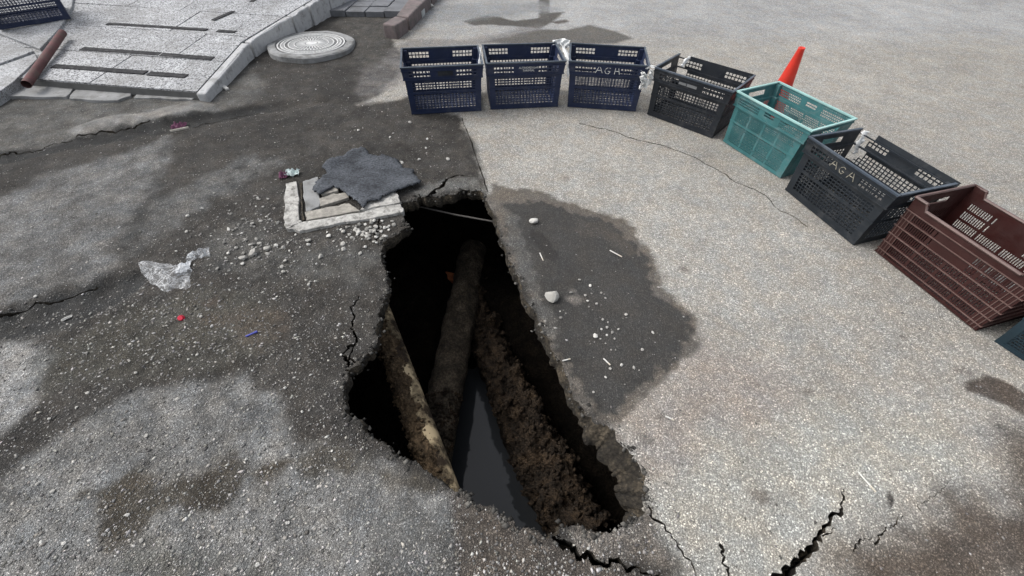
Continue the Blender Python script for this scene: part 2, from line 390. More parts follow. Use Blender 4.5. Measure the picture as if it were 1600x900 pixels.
# left: pale dusty deposits
paint([(-40, 320), (0, 312), (60, 275), (200, 238), (258, 215), (255, 260), (235, 300), (212, 340), (190, 375), (150, 440), (60, 464), (0, 478), (-40, 490)], (.185, .184, .18), .05, .10, 6, 10, a=.95, cs=.5, var=.7)
paint([(250, 300), (330, 268), (400, 243), (432, 255), (380, 285), (330, 312), (280, 350), (222, 385), (205, 370), (238, 312)], (.14, .139, .135), .05, .12, 7, 11, a=.95, cs=.5, var=.7)
paint([(-60, 790), (0, 738), (60, 695), (150, 640), (220, 603), (300, 592), (380, 588), (420, 612), (450, 640), (470, 690), (560, 700), (620, 745), (700, 780), (712, 960), (-60, 960)], (.205, .205, .20), .035, .07, 7, 12, a=.85, cs=.7, var=.5)
paint([(-60, 545), (0, 538), (45, 535), (70, 560), (55, 620), (0, 680), (-60, 740)], (.29, .29, .285), .03, .05, 9, 13, a=.8, cs=.5)
paint([(135, 770), (200, 738), (255, 745), (300, 745), (340, 722), (400, 705), (445, 725), (410, 765), (340, 788), (285, 792), (222, 830), (170, 862), (150, 810)], (.068, .060, .048), .03, .10, 10, 14, a=.8, cs=.6, var=.6)
paint([(440, 720), (520, 690), (620, 735), (700, 770), (640, 770), (560, 745), (470, 745)], (.10, .092, .078), .03, .08, 10, 15, a=.9, cs=1)
paint([(150, 900), (220, 850), (300, 860), (420, 900)], (.12, .118, .10), .04, .08, 8, 16, amt=.6)
paint([(560, 899), (600, 800), (660, 790), (712, 780), (720, 960), (560, 960)], (.12, .122, .12), .04, .06, 9, 18, amt=.7, cs=.8)
paint([(708, 775), (760, 796), (800, 815), (850, 840), (890, 868), (960, 885), (1040, 905), (1040, 960), (706, 960)], (.115, .100, .086), .02, .03, 12, 19, a=1.05, cs=1, var=.4)
paint([(880, 830), (900, 824), (930, 834), (985, 816), (1012, 800), (1060, 880), (960, 878), (905, 855)], (.20, .182, .162), .02, .04, 12, 20, a=1, cs=.7)
paint([(1290, 960), (1340, 880), (1400, 830), (1412, 795), (1500, 785), (1560, 750), (1600, 690), (1720, 640), (1720, 960)], (.125, .103, .085), .10, .13, 7, 21, a=1.0, cs=.4, var=.6)
paint([(1502, 594), (1540, 585), (1580, 600), (1620, 628), (1620, 660), (1560, 628), (1514, 612)], (.12, .10, .085), .012, .02, 16, 22)
paint([(1390, 765), (1396, 782), (1392, 800), (1385, 780)], (.07, .062, .055), .006, .01, 30, 23)
paint([(1552, 660), (1565, 660), (1570, 672), (1556, 672)], (.11, .10, .09), .01, .02, 30, 24)
for k in range(16):   # small grease spots on the pale road
    px_, py_ = RNG.uniform(880, 1600), RNG.uniform(90, 800); p_ = G(px_, py_); r_ = RNG.uniform(.008, .028)
    an = np.linspace(0, 2 * np.pi, 8)[:-1]; paint([(p_.x + r_ * np.cos(t) * 1.5, p_.y + r_ * np.sin(t)) for t in an], (.24, .215, .19), .012, .015, 30, 100 + k, amt=.7, world=True)
# top of the road: wet marks
paint([(722, 33), (760, 24), (780, 26), (805, 33), (843, 28), (842, -30), (858, -30), (858, 20), (884, 18), (862, 34), (846, 44), (800, 41), (775, 39), (740, 40)], (.115, .108, .098), .02, .02, 6, 25)
paint([(842, -60), (858, -60), (858, 30), (843, 32)], (.13, .124, .115), .02, .012, 10, 251)
paint([(860, 34), (884, 30), (892, 34), (870, 38)], (.12, .11, .10), .02, .02, 6, 26)
paint([(750, 66), (800, 55), (840, 46), (885, 47), (920, 39), (960, 48), (990, 60), (960, 68), (860, 72)], (.15, .142, .13), .03, .03, 6, 27)
paint([(560, 110), (640, 62), (740, 62), (840, 38), (850, 46), (760, 70), (640, 80), (630, 130), (560, 160)], (.20, .19, .185), .06, .06, 5, 28, amt=.6)
paint([(670, 8), (850, 4), (880, 16), (700, 34), (650, 40)], (.31, .32, .325), .1, .1, 5, 29, amt=.7)
# dirt in front of the ramp and round the manhole
paint([(-60, 180), (0, 160), (110, 150), (320, 152), (400, 100), (420, 150), (330, 182), (230, 195), (100, 225), (0, 240), (-60, 250)], (.115, .112, .105), .06, .10, 6, 30, var=.8, cs=.2)
paint([(110, 205), (160, 185), (230, 178), (300, 160), (335, 165), (310, 182), (240, 192), (180, 202), (120, 214)], (.20, .195, .185), .03, .07, 9, 31, a=.5, cs=.1)
paint([(-60, 500), (0, 488), (60, 468), (150, 445), (215, 420), (240, 430), (200, 465), (120, 505), (60, 522), (0, 532), (-60, 540)], (.04, .04, .039), .02, .04, 12, 32, a=.7)  # dark trough, its colour also carrying the groove's shadow line
paint([(-60, 250), (0, 238), (150, 208), (300, 180), (420, 162), (420, 172), (300, 195), (150, 222), (0, 252), (-60, 265)], (.03, .03, .029), .02, .05, 10, 33, a=.7)
paint([(470, 40), (600, 20), (610, 50), (590, 110), (560, 100), (520, 30)], (.085, .08, .072), .06, .1, 7, 34, cs=.5)
paint([(400, 330), (450, 400), (560, 380), (590, 400), (560, 440), (400, 440), (300, 420), (330, 360)], (.095, .093, .087), .06, .1, 9, 35, cs=1.0, amt=.8)
paint([(200, 480), (330, 450), (440, 470), (420, 560), (250, 580), (100, 600), (60, 640), (70, 560)], (.072, .068, .056), .06, .12, 7, 36, cs=.8, amt=.7)
paint([(300, 470), (340, 462), (350, 478), (310, 486)], (.10, .072, .055), .03, .06, 14, 37, amt=.6)
paint([(330, 500), (460, 480), (470, 510), (380, 540)], (.10, .078, .06), .04, .1, 12, 38, amt=.4)
paint([(262, 215), (270, 215), (250, 280), (225, 340), (196, 390), (180, 400), (195, 360), (225, 310), (245, 260)], (.06, .06, .058), .02, .06, 16, 41, amt=.8)
paint([(640, 300), (690, 280), (745, 280), (760, 300), (720, 298), (660, 306)], (.13, .128, .12), .02, .04, 14, 39, cs=.9)
leftm = 1 - soft(RIGHT, .05, .05, 9, 1, True)
col = col * (1 + leftm * (fbm(x, y, 15, 5, 44) * 1.1 + fbm(x, y, 45, 3, 45) * .6))[:, None]
col = np.clip(col * (1 + n2 * .35)[:, None], .012, .7)

used = np.unique(FT[keep]); remap = -np.ones(len(V2), int); remap[used] = np.arange(len(used))
GV = np.column_stack([x, y, zz])[used]; GF = remap[FT[keep]]
a_, b_, c_ = GV[GF[:, 0]], GV[GF[:, 1]], GV[GF[:, 2]]
flip = ((b_[:, 0] - a_[:, 0]) * (c_[:, 1] - a_[:, 1]) - (b_[:, 1] - a_[:, 1]) * (c_[:, 0] - a_[:, 0])) < 0
GF[flip] = GF[flip][:, ::-1]
gm = npmesh('road', GV, GF, col[used], 'base', smooth=True)
pa = gm.color_attributes.new('parm', 'FLOAT_COLOR', 'POINT')
pa.data.foreach_set('color', np.column_stack([agg, wet, coarse, np.ones(len(x))])[used].astype(np.float32).ravel())
road = struct(link('road', gm, ASPH)); road['label'] = 'broken asphalt road surface, pale and dry to the right, dark and dirty to the left'
# cracks: walls and floors below the surface
E = np.sort(np.vstack([FT[keep][:, [0, 1]], FT[keep][:, [1, 2]], FT[keep][:, [2, 0]]]), 1)
Eu, cnt = np.unique(E, axis=0, return_counts=True); Eb = Eu[cnt == 1]
cvs = set(np.unique(FT[incr]).tolist()); Eb = np.array([e for e in Eb if e[0] in cvs and e[1] in cvs], int)
ids = np.unique(np.concatenate([Eb.ravel(), FT[incr].ravel()])); rm = {int(k): i for i, k in enumerate(ids)}; nI = len(ids)
DEP = .07
KV = np.vstack([np.column_stack([x[ids], y[ids], zz[ids]]), np.column_stack([x[ids], y[ids], zz[ids] - DEP])])
kf = [(rm[a], rm[b], rm[b] + nI) for a, b in Eb] + [(rm[a], rm[b] + nI, rm[a] + nI) for a, b in Eb] + [tuple(rm[k] + nI for k in f) for f in FT[incr]]
link('crack_lining', npmesh('crack_lining', KV, np.array(kf)), CUT, road)

# ------------------------------------------------------------------ the hole
n = NR = len(RIM); tn = np.roll(RIM, -1, 0) - np.roll(RIM, 1, 0); tn /= np.hypot(tn[:, 0], tn[:, 1])[:, None] + 1e-9
def smooth_loop(a, k):
    for _ in range(k): a = (np.roll(a, 1, 0) + 2 * a + np.roll(a, -1, 0)) / 4
    return a
outw = smooth_loop(np.stack([tn[:, 1], -tn[:, 0]], 1), 30); outw /= np.hypot(outw[:, 0], outw[:, 1])[:, None] + 1e-9
LEDGE = GP([(925, 655), (965, 665), (1020, 750), (1018, 800), (1000, 812), (960, 760), (915, 665)])
led = sstep(-.03, .03, sdist(RIM[:, 0], RIM[:, 1], LEDGE)); led = smooth_loop(led, 4)
rightside = sstep(-.15, .05, RIM[:, 0] - (.20 - .22 * (RIM[:, 1] - 1.0))) * (RIM[:, 1] > .42)
rightside = smooth_loop(rightside.astype(float), 6)
jit = fbm(RIM[:, 0], RIM[:, 1], 22, 3, 60)
SMR = smooth_loop(RIM, 14)
rings = [(RIM, zg_np(RIM[:, 0], RIM[:, 1]))]
def ring(amount, z, base=RIM, znoise=.0, s=0):
    p = base + outw * amount[:, None]; rings.append((p, z + fbm(p[:, 0], p[:, 1], 9, 4, 61 + s) * znoise))
ring(-led * .024 - rightside * .004 + jit * .018 - .004, np.full(n, -.016), znoise=.006, s=1)
ring(-led * .066 - rightside * .014 + jit * .030 - .008, np.full(n, -.042) - led * .012, znoise=.014, s=2)
ring(-led * .064 - rightside * .004 + jit * .03 + .010, np.full(n, -.075) - led * .012, znoise=.016, s=3)
cutn = len(rings)
def cutmesh(rr):
    Vv = np.vstack([np.column_stack([p, z]) for p, z in rr]); ff = []
    for r in range(len(rr) - 1):
        i = np.arange(n); j = (i + 1) % n; ff.append(np.column_stack([r * n + i, r * n + j, (r + 1) * n + j, (r + 1) * n + i]))
    return Vv, np.vstack(ff)
Vv, ff = cutmesh(rings)
struct(link('sinkhole_rim', npmesh('sinkhole_rim', Vv, ff), CUT))
low = [rings[-1]]
for amt, zv, zn in ((.14, -.12, .03), (.27, -.24, .06), (.36, -.45, .1), (.40, -.75, .1), (.38, -1.1, .1), (.36, -1.45, .05)):
    p = SMR + outw * (amt * (1 + .45 * rightside))[:, None]; k = fbm(p[:, 0], p[:, 1], 5, 4, 77 + int(zv * 100)) * .16
    p = p + outw * k[:, None]; low.append((p, zv + fbm(p[:, 0], p[:, 1], 6, 4, 90) * zn))
Vv, ff = cutmesh(low)
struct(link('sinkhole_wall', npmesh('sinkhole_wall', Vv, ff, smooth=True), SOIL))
# floor: mud banks rising out of the water, the right one added to mask reflections
RA, RB = G(762, 535, -1.08), G(905, 845, -1.0)
def zfloor(X, Y):
    z = -1.42 + fbm(X, Y, 3, 4, 33) * .10
    z = z + .34 * sstep(1.35, 2.1, Y + fbm(X, Y, 4, 3, 34) * .3)                     # far end
    z = z + .40 * sstep(-.18, -.62, X + .12 * (Y - .8) + fbm(X, Y, 4, 3, 36) * .12)  # left bank
    z = z + .24 * sstep(-.02, .10, X - (RA.x + (RB.x - RA.x) * (Y - RA.y) / (RB.y - RA.y)) - .02 + fbm(X, Y, 5, 3, 40) * .08)   # right bank, added to keep sky reflections off the water there
    return z + fbm(X, Y, 20, 3, 39) * .035
xs = np.arange(-1.25, 1.05, .016); ys = np.arange(-.2, 2.75, .016); X, Y = np.meshgrid(xs, ys); Zf = zfloor(X, Y)
nx, ny = len(xs), len(ys); I = np.arange(nx * ny).reshape(ny, nx)
fq = np.column_stack([I[:-1, :-1].ravel(), I[:-1, 1:].ravel(), I[1:, 1:].ravel(), I[1:, :-1].ravel()])
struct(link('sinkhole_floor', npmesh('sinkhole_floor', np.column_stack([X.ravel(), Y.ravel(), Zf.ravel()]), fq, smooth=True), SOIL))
wn = NT('muddy_water').world(); wn.out((.050, .054, .058), .05, .5); wn.b.inputs['IOR'].default_value = 1.33
wn.bump(wn.noise(9, 2), .05, .01)
struct(obj('water', MB().add([(-1.2, -.15, -1.25), (1.0, -.15, -1.25), (1.0, 2.7, -1.25), (-1.2, 2.7, -1.25)], [(0, 1, 2, 3)]), wn.m))

# pipes in the hole
def lumpy(pts, r, seg=28, amp=.1, sc=9, seed=0, topdirt=0.0):
    mb = MB(); pts = [Vector(p) for p in pts]; N = 110; P2 = []
    for i in range(N + 1):
        t = i / N * (len(pts) - 1); k = min(int(t), len(pts) - 2); P2.append(pts[k].lerp(pts[k + 1], t - k))
    mb.tube(P2, r, seg); v = np.array(mb.v); c = np.repeat(np.array([p[:] for p in P2]), seg, 0)
    d = v - c; nn = fbm(v[:, 0] * 1.0 + v[:, 2] * .7, v[:, 1] + v[:, 2] * .5, sc, 5, seed)
    k = 1 + amp * nn * 2 + topdirt * np.clip(nn * 3 + .2, 0, 1) * np.clip(d[:, 2] / r, 0, 1); mb.v = [tuple(q) for q in c + d * k[:, None]]
    return mb
PIPE = NT('muddy_pipe').world()
_d = PIPE.maprange(PIPE.noise(7, 8, .7), .42, .54, 0, 1)
PIPE.out(PIPE.mix(_d, (.52, .41, .25), PIPE.ramp(PIPE.noise(26, 7, .75), [(.3, (.02, .013, .008)), (.55, (.06, .04, .024)), (.75, (.12, .085, .05))])), .7, .4)
PIPE.bump(PIPE.math('MULTIPLY', PIPE.noise(40, 8, .75), _d), 1.0, .03); PIPE = PIPE.m
DPIPE = mat_soil('dark_muddy_pipe', (.028, .023, .017), (.105, .084, .060), (.25, .20, .14))
MUDC = mat_soil('dry_mud', (.045, .032, .020), (.17, .118, .068), (.36, .25, .145))
pa0, pa1 = G(585, 462, -.40), G(672, 700, -.46); pdir = (pa1 - pa0)
lp = empty('drain_pipe', (pa0 - pdir * .25)); tag(lp, 'pale pipe caked with brown mud along the left side of the hole', 'pipe')
obj('pipe_body', lumpy([pa0 - pdir * .25, pa1 + pdir * .45], .062, amp=.01), PIPE, lp, smooth=True).matrix_parent_inverse = Matrix.Translation(-lp.location)
cp = [pa0 + pdir * t + Vector((-.026, 0, .014)) for t in (-.1, .3, .6, .9, 1.2)]
crust = lumpy(cp, .055, amp=.36, sc=24, seed=4, topdirt=.16)
obj('mud_crust', crust, MUDC, lp, smooth=True).matrix_parent_inverse = Matrix.Translation(-lp.location)
pb0, pb1 = G(738, 402, -.86), G(672, 735, -.90); pdir = pb1 - pb0
sew = lumpy([pb0 - pdir * .15, pb0 + pdir * .3, pb1 + pdir * .2], .112, seg=44, amp=.12, sc=14, seed=9, topdirt=.10)
sewer = tag(obj('sewer_pipe', sew, DPIPE, smooth=True), 'thick dark muddy pipe running down the middle of the hole', 'pipe')
rg = [G(744, 470, -1.05), G(760, 535, -1.05), G(790, 610, -1.04), G(828, 690, -1.02), G(868, 760, -1.0), G(915, 850, -.98)]
mbk = lumpy(rg, .165, seg=64, amp=.26, sc=12, seed=14, topdirt=.30); cz = -1.03
for i_, v_ in enumerate(mbk.v):
    t_ = min(max((1.35 - v_[1]) / .8, 0), 1); k_ = .72 + .28 * t_; ctr = rg[0].lerp(rg[-1], min(max((rg[0].y - v_[1]) / (rg[0].y - rg[-1].y), 0), 1))
    mbk.v[i_] = (ctr.x + (v_[0] - ctr.x) * k_, v_[1], cz + (v_[2] - cz) * (1.2 if v_[2] > cz else 3.0))
_v = np.array(mbk.v); _nz = fbm(_v[:, 0] + _v[:, 2], _v[:, 1] - _v[:, 2], 38, 4, 15); _v[:, 2] += np.where(_v[:, 2] > -1.1, _nz * .09, 0); _v[:, 0] += fbm(_v[:, 1] + _v[:, 2], _v[:, 0], 30, 3, 16) * .06; mbk.v = [tuple(q) for q in _v]
stuff_bank = obj('mud_bank', mbk, CLAY, smooth=True); tag(stuff_bank, 'brown bank of crumbly mud rising from the water in the hole', 'mud bank')
def clods(src, N, rmax, seed, mat, parent, zmin, inv=None):
    r = np.random.default_rng(seed); c_ = src[src[:, 2] > zmin]; P_ = c_[r.integers(0, len(c_), N)] + r.normal(0, .006, (N, 3)); R_ = .004 + rmax * r.random(N) ** 2.5
    o6 = np.array([(1, 0, 0), (0, 1, 0), (-1, 0, 0), (0, -1, 0), (0, 0, 1), (0, 0, -1)], float)
    v = o6[None] * (1 + r.uniform(-.4, .3, (N, 6, 1))) + r.uniform(-.25, .25, (N, 6, 3)); V_ = (P_[:, None, :] + v * R_[:, None, None]).reshape(-1, 3)
    f8 = np.array([(0, 1, 4), (1, 2, 4), (2, 3, 4), (3, 0, 4), (1, 0, 5), (2, 1, 5), (3, 2, 5), (0, 3, 5)]); F_ = (f8[None] + (np.arange(N) * 6)[:, None, None]).reshape(-1, 3)
    o = stuff(link('mud_clods', npmesh('mud_clods', V_, F_), mat, parent))
    if inv is not None: o.matrix_parent_inverse = inv
clods(_v, 2600, .020, 3, CLAY, stuff_bank, -1.08)
_sv = np.array(sew.v); _sv = _sv[_sv[:, 1] < 1.25]
clods(_sv, 1100, .014, 5, CLAY, sewer, -.86)
clods(np.array(crust.v), 1400, .012, 4, MUDC, lp, -.5, Matrix.Translation(-lp.location))
r0, r1 = G(655, 322, -.10), G(772, 346, -.12)
tag(obj('metal_rod', MB().tube([r0 + (r0 - r1) * .25, r0.lerp(r1, .5) + Vector((0, 0, -.01)), r1 + (r1 - r0) * .15], .0055, 8), mat_plain('dull_metal', (.06, .055, .05), .6, .3)), 'thin metal rod crossing the far end of the hole', 'rod')
bk = G(708, 436, -.93); bz = float(zfloor(np.array([bk.x]), np.array([bk.y]))[0])
bk = G(708, 436, bz + .03)
tag(obj('broken_brick', MB().box((0, 0, 0), (.15, .08, .07)), mat_plain('orange_brick', (.30, .10, .04), .9, .35, 20, .8, 50, .01, world=True), loc=(bk.x, bk.y, bz + .03), rot=(.1, .15, -.1), bevel=.008), 'orange broken brick lying deep in the hole behind the pipes', 'brick')

# ------------------------------------------------------------------ ramp with tiles, kerbs, pavers (upper left)
def PZ(yv): return .075 + .062 * (yv - 3.4)
def GR(px, py, dz=0.0):
    z = .1
    for _ in range(12): p = G(px, py, z); z = PZ(p.y) + dz
    return G(px, py, z)
TILE = mat_granite('speckled_tile', (.40, .41, .42), (.10, .10, .105), .40, 120)
GROUT = mat_plain('grout', (.10, .10, .098), .9, .3, world=True)
EDGE = mat_plain('kerb_stone', (.42, .425, .43), .85, .35, 10, .9, 45, .008, .25, dirt=(.11, .108, .10), dirtamt=.75, world=True)
c0, c1 = GR(71, 125), GR(319, 144); e0, e1 = GR(128, 77), GR(333, 92)
ud = Vector(((e1 - e0).x, (e1 - e0).y)).normalized(); vd = Vector((-ud.y, ud.x))
org = Vector((c1.x, c1.y))
kr = [GR(*p) for p in [(319, 147), (390, 66), (456, 25), (483, 9), (512, -9), (560, -38)]]
def clip(poly, a, b):     # keep the left side of a->b
    o = []; s_ = lambda p: (b[0] - a[0]) * (p[1] - a[1]) - (b[1] - a[1]) * (p[0] - a[0])
    for i in range(len(poly)):
        p, q = poly[i], poly[(i + 1) % len(poly)]; sp, sq = s_(p), s_(q)
        if sp >= 0: o.append(p)
        if (sp >= 0) != (sq >= 0): t = sp / (sp - sq); o.append((p[0] + (q[0] - p[0]) * t, p[1] + (q[1] - p[1]) * t))
    return o
KW = .075
def segdir(a, b): d = (Vector(b[:2]) - Vector(a[:2])).normalized(); return d, Vector((-d.y, d.x))
(kd1, kn1), (kd2, kn2) = segdir(kr[0], kr[1]), segdir(kr[1], kr[-1]); KY = kr[1].y    # the edge bends at the second stone
def clip_edge(poly, off=0.0):
    lo = clip(poly, (99, KY), (-99, KY)); lo2 = lo; hi = clip(poly, (-99, KY), (99, KY))
    p1 = Vector(kr[0][:2]) + kn1 * (KW + off); p2 = Vector(kr[1][:2]) + kn2 * (KW + off)
    a = clip(lo, tuple(p1), tuple(p1 + kd1)) if len(lo) > 2 else []; b = clip(hi, tuple(p2), tuple(p2 + kd2)) if len(hi) > 2 else []
    area = lambda q: abs(sum(q[i][0] * q[(i + 1) % len(q)][1] - q[(i + 1) % len(q)][0] * q[i][1] for i in range(len(q)))) / 2 if len(q) > 2 else 0
    if area(a) + area(b) > area(poly) - 1e-6: return [poly]
    return [q for q in (a, b) if area(q) > 1e-3]
base_poly = [tuple(org), tuple(org + ud * -6.5), tuple(org + ud * -6.5 + vd * 6), tuple(org + ud * 3 + vd * 6), tuple(org + ud * 3)]
mbp = MB(); BASES = clip_edge(base_poly)
for q in BASES: mbp.prism(q, -.05, lambda X_, Y_: PZ(Y_) - .012)
pave = struct(obj('pavement', mbp, GROUT))
tn_ = 0
for r in range(9):
    tv0, tv1 = r * .52, (r + 1) * .52
    for c in range(-12, 6):
        wv_ = .60; off = .0 if r % 2 else .22
        u0, u1 = c * wv_ + off, (c + 1) * wv_ + off; g = .004
        q = [org + ud * (u0 + g) + vd * (tv0 + g), org + ud * (u1 - g) + vd * (tv0 + g), org + ud * (u1 - g) + vd * (tv1 - g), org + ud * (u0 + g) + vd * (tv1 - g)]
        for q in clip_edge([tuple(p) for p in q], .004):
            cx_ = sum(p[0] for p in q) / len(q); cy_ = sum(p[1] for p in q) / len(q)
            if cy_ > 7.5 or cx_ < -8: continue
            dz = random.uniform(-.0025, .0025)
            obj('tile', MB().prism(q, lambda X_, Y_: PZ(Y_) - .03, lambda X_, Y_, d=dz: PZ(Y_) + d), TILE, pave)
# anti-slip strips
STRIP = mat_plain('anti_slip_tape', (.022, .022, .024), .9, .3, 30, .5, 300, .002, .2, dirt=(.1, .1, .1), dirtamt=.5, world=True)
def strip_(a, b, w_, label):
    p, q = GR(*a), GR(*b); d = Vector((q.x - p.x, q.y - p.y)); nn_ = Vector((-d.y, d.x)).normalized() * w_ / 2
    N = 10; mb = MB(); vs = []
    for i in range(N + 1):
        t = i / N; cx_, cy_ = p.x + d.x * t, p.y + d.y * t
        for s_ in (1, -1):
            X_, Y_ = cx_ + nn_.x * s_ + random.uniform(-.002, .002), cy_ + nn_.y * s_ + random.uniform(-.002, .002); vs += [(X_, Y_, PZ(Y_) + .0005), (X_, Y_, PZ(Y_) + .0055)]
    fs = []
    for i in range(N):
        a_ = i * 4; b_ = a_ + 4; fs += [(a_ + 1, b_ + 1, b_ + 3, a_ + 3), (a_, b_, b_ + 1, a_ + 1), (a_ + 2, a_ + 3, b_ + 3, b_ + 2)]
    fs += [(0, 1, 3, 2), (N * 4, N * 4 + 2, N * 4 + 3, N * 4 + 1)]
    tag(obj('anti_slip_strip', mb.add(vs, fs), STRIP), label, 'tape strip', 'anti-slip strips on the ramp')
strip_((84, 103.5), (228, 114), .062, 'dark anti-slip strip on the tiled ramp, nearest row, longer left piece')
strip_((233, 115), (292, 119.5), .062, 'short dark anti-slip strip piece at the right end of the nearest row')
strip_((128, 76.5), (250, 85), .060, 'dark anti-slip strip on the tiled ramp, middle row, left piece')
strip_((252.5, 85.5), (333, 92), .060, 'dark anti-slip strip on the tiled ramp, middle row, right piece')
strip_((168, 37.5), (324, 47), .050, 'dark anti-slip strip on the tiled ramp, farthest full row')
strip_((340, 48.5), (368, 50.5), .050, 'very short dark strip piece at the right end of the farthest row')
strip_((333, 32), (365, 18), .050, 'dark anti-slip strip lying aslant to the others on the ramp')
strip_((393, 3), (408, -6), .050, 'dark anti-slip strip cut off by the top edge of the view')
# kerb along the ramp
def slab(poly, z0, z1, jitv=.006):
    mb = MB(); mb.prism(poly, z0, z1); return mb
kerb = empty('ramp_kerb', (kr[0].x, kr[0].y, 0)); tag(kerb, 'worn pale stone kerb along the right edge of the tiled ramp', 'kerb')
KO = [Vector(k[:2]) for k in kr]
for i in range(len(KO) - 1):
    a, b = KO[i], KO[i + 1]; d = (b - a).normalized(); kk_ = kn1 if i == 0 else kn2; a = a + d * .008; b = b - d * .008; N = 7; poly = []
    for k in range(N + 1): poly.append(a.lerp(b, k / N) + kk_ * random.uniform(-.010, .012))
    poly += [b + kk_ * (KW - .003), a + kk_ * (KW - .003)]
    o = obj('kerb_stone', MB().prism([tuple(p) for p in poly], -.06, lambda X_, Y_: PZ(Y_) + random.uniform(-.006, .002)), EDGE, bevel=.012); o.parent = kerb; o.matrix_parent_inverse = Matrix.Translation(-kerb.location)
# cement apron below the ramp
def apron(px, dz, nm='cement_slab', lab=''):
    p = roughen(GP(px, .015), .012, 2); return tag(obj(nm, MB().prism([tuple(q) for q in p], -.05, lambda X_, Y_: .014 + dz + .004 * math.sin(X_ * 9)), CONC2, bevel=.003), lab, 'slab', 'cement slabs at the foot of the ramp')
apron([(-20, 156), (5, 150), (46, 112), (72, 127), (118, 132), (104, 152), (40, 152)], .010, lab='grey cement slab at the foot of the ramp, under the red pipe')
apron([(122, 133), (210, 138), (204, 150), (185, 157), (108, 154)], .004, lab='middle grey cement slab at the foot of the tiled ramp')
apron([(214, 138), (312, 146), (300, 156), (250, 152), (208, 152)], .000, lab='dirt-covered cement slab at the foot of the ramp, beside the kerb corner')
# slabs at far left
SLB = mat_granite('grey_slab', (.34, .35, .36), (.14, .14, .145), .3, 120)
def gslab(px, dz, lab):
    p = [GR(a, b, dz) for a, b in px]; mb = MB(); n_ = len(p)
    mb.add([(q.x, q.y, -.05) for q in p] + [tuple(q) for q in p], [tuple(range(n_))[::-1], tuple(range(n_, 2 * n_))] + [(i, (i + 1) % n_, (i + 1) % n_ + n_, i + n_) for i in range(n_)])
    return tag(obj('paving_slab', mb, SLB, bevel=.005), lab, 'slab', 'grey slabs at the left of the ramp')
gslab([(-120, 10), (-60, -30), (118, -30), (112, 10), (96, 40), (62, 76), (0, 52), (-60, 32)], .020, 'large grey slab under the crate in the upper left corner')
gslab([(-90, 30), (0, 58), (52, 79), (40, 84), (2, 98), (-90, 128)], .016, 'grey slab wedge left of the red pipe, between two joints')
gslab([(-90, 134), (2, 102), (42, 88), (55, 84), (58, 92), (20, 128), (-20, 156)], .012, 'grey slab at the left edge, beside the lower end of the red pipe')

# red kerb and pavers at the top
rk = empty('road_kerb'); tag(rk, 'faded reddish kerb ending in broken block near the manhole', 'kerb')
kh = .13
def kerbblock(px, z0=-.05, h=kh):
    p = [G(a, b, h) for a, b in px]; mb = MB(); n_ = len(p)
    return mb.add([(q.x, q.y, z0) for q in p] + [(q.x, q.y, h + random.uniform(-.008, .004)) for q in p], [tuple(range(n_))[::-1], tuple(range(n_, 2 * n_))] + [(i, (i + 1) % n_, (i + 1) % n_ + n_, i + n_) for i in range(n_)])
obj('kerb_stone', kerbblock([(597, 37), (618, 40), (636, 28), (617, 24)]), REDK, rk, bevel=.015)
obj('kerb_stone', kerbblock([(619, 22.5), (638, 26.5), (672, -8), (648, -14)]), REDK, rk, bevel=.015)
obj('kerb_stone', kerbblock([(650, -16), (674, -10), (705, -45), (682, -48)]), REDK, rk, bevel=.015)
PAV = mat_plain('dark_paver', (.135, .14, .15), .85, .3, 8, .6, 60, .004, .3, dirt=(.07, .07, .068), dirtamt=.6, world=True)
PAVW = mat_plain('white_paver', (.42, .44, .44), .85, .2, 8, .6, 60, .004, .3, dirt=(.2, .2, .19), dirtamt=.6, world=True)
pb = struct(obj('footpath', MB().prism([tuple(G(*p)[:2]) for p in [(500, 22), (530, 20), (556, 24), (612, 20), (640, -10), (668, -50), (556, -50)]], -.03, .045), GROUT))
pw0 = Vector(G(508, 17, .06)[:2]); pw1 = Vector(G(592, 18, .06)[:2]); pu_ = (pw1 - pw0).normalized(); pv_ = Vector(G(630, -20, .06)[:2]) - Vector(G(594, 18, .06)[:2]); pv_.normalize()
for i in range(-1, 5):
    for j in range(0, 7):
        if j < 0 or (i == -1 and j < 2): continue
        o_ = pw0 + pu_ * (i * .22 + (0.0)) + pv_ * (j * .20); g = .006
        q = [o_ + pu_ * g + pv_ * g, o_ + pu_ * (.22 - g) + pv_ * g, o_ + pu_ * (.22 - g) + pv_ * (.20 - g), o_ + pu_ * g + pv_ * (.20 - g)]
        obj('paver', MB().prism([tuple(p) for p in q], .0, .060 + random.uniform(-.006, .006)), PAVW if i == 4 else PAV, pb, bevel=.004)

# manhole
mc_ = G(486, 67, .045); MHR = .41
mh = empty('manhole', (mc_.x, mc_.y, -.058)); mh.rotation_euler = (math.radians(-1.5), math.radians(1.0), .3); tag(mh, 'round ribbed manhole cover in a raised concrete ring beside the ramp', 'manhole')
mb = MB().lathe([(MHR * .80, .085), (MHR * .82, .102), (MHR * .97, .100), (MHR, .090), (MHR * 1.005, .05), (MHR * .99, -.06)], 64)
mb.v = [(a * (1 + .015 * math.sin(7 * math.atan2(b, a)) + random.uniform(-.004, .004)), b * (1 + .015 * math.sin(7 * math.atan2(b, a))), c + random.uniform(-.002, .002)) for a, b, c in mb.v]
obj('concrete_ring', mb, CONC2, mh, smooth=False)
cvr = obj('cover_plate', MB().lathe([(0.0001, .096), (MHR * .79, .096), (MHR * .79, .07)], 64), IRON, mh)
for ra, rb in ((.775, .745), (.70, .675), (.62, .595), (.53, .505), (.40, .378), (.20, .185)):
    obj('raised_ring', MB().lathe([(MHR * ra, .0955), (MHR * ra, .102), (MHR * rb, .102), (MHR * rb, .0955)], 64), IRONHI, cvr)
mb = MB()
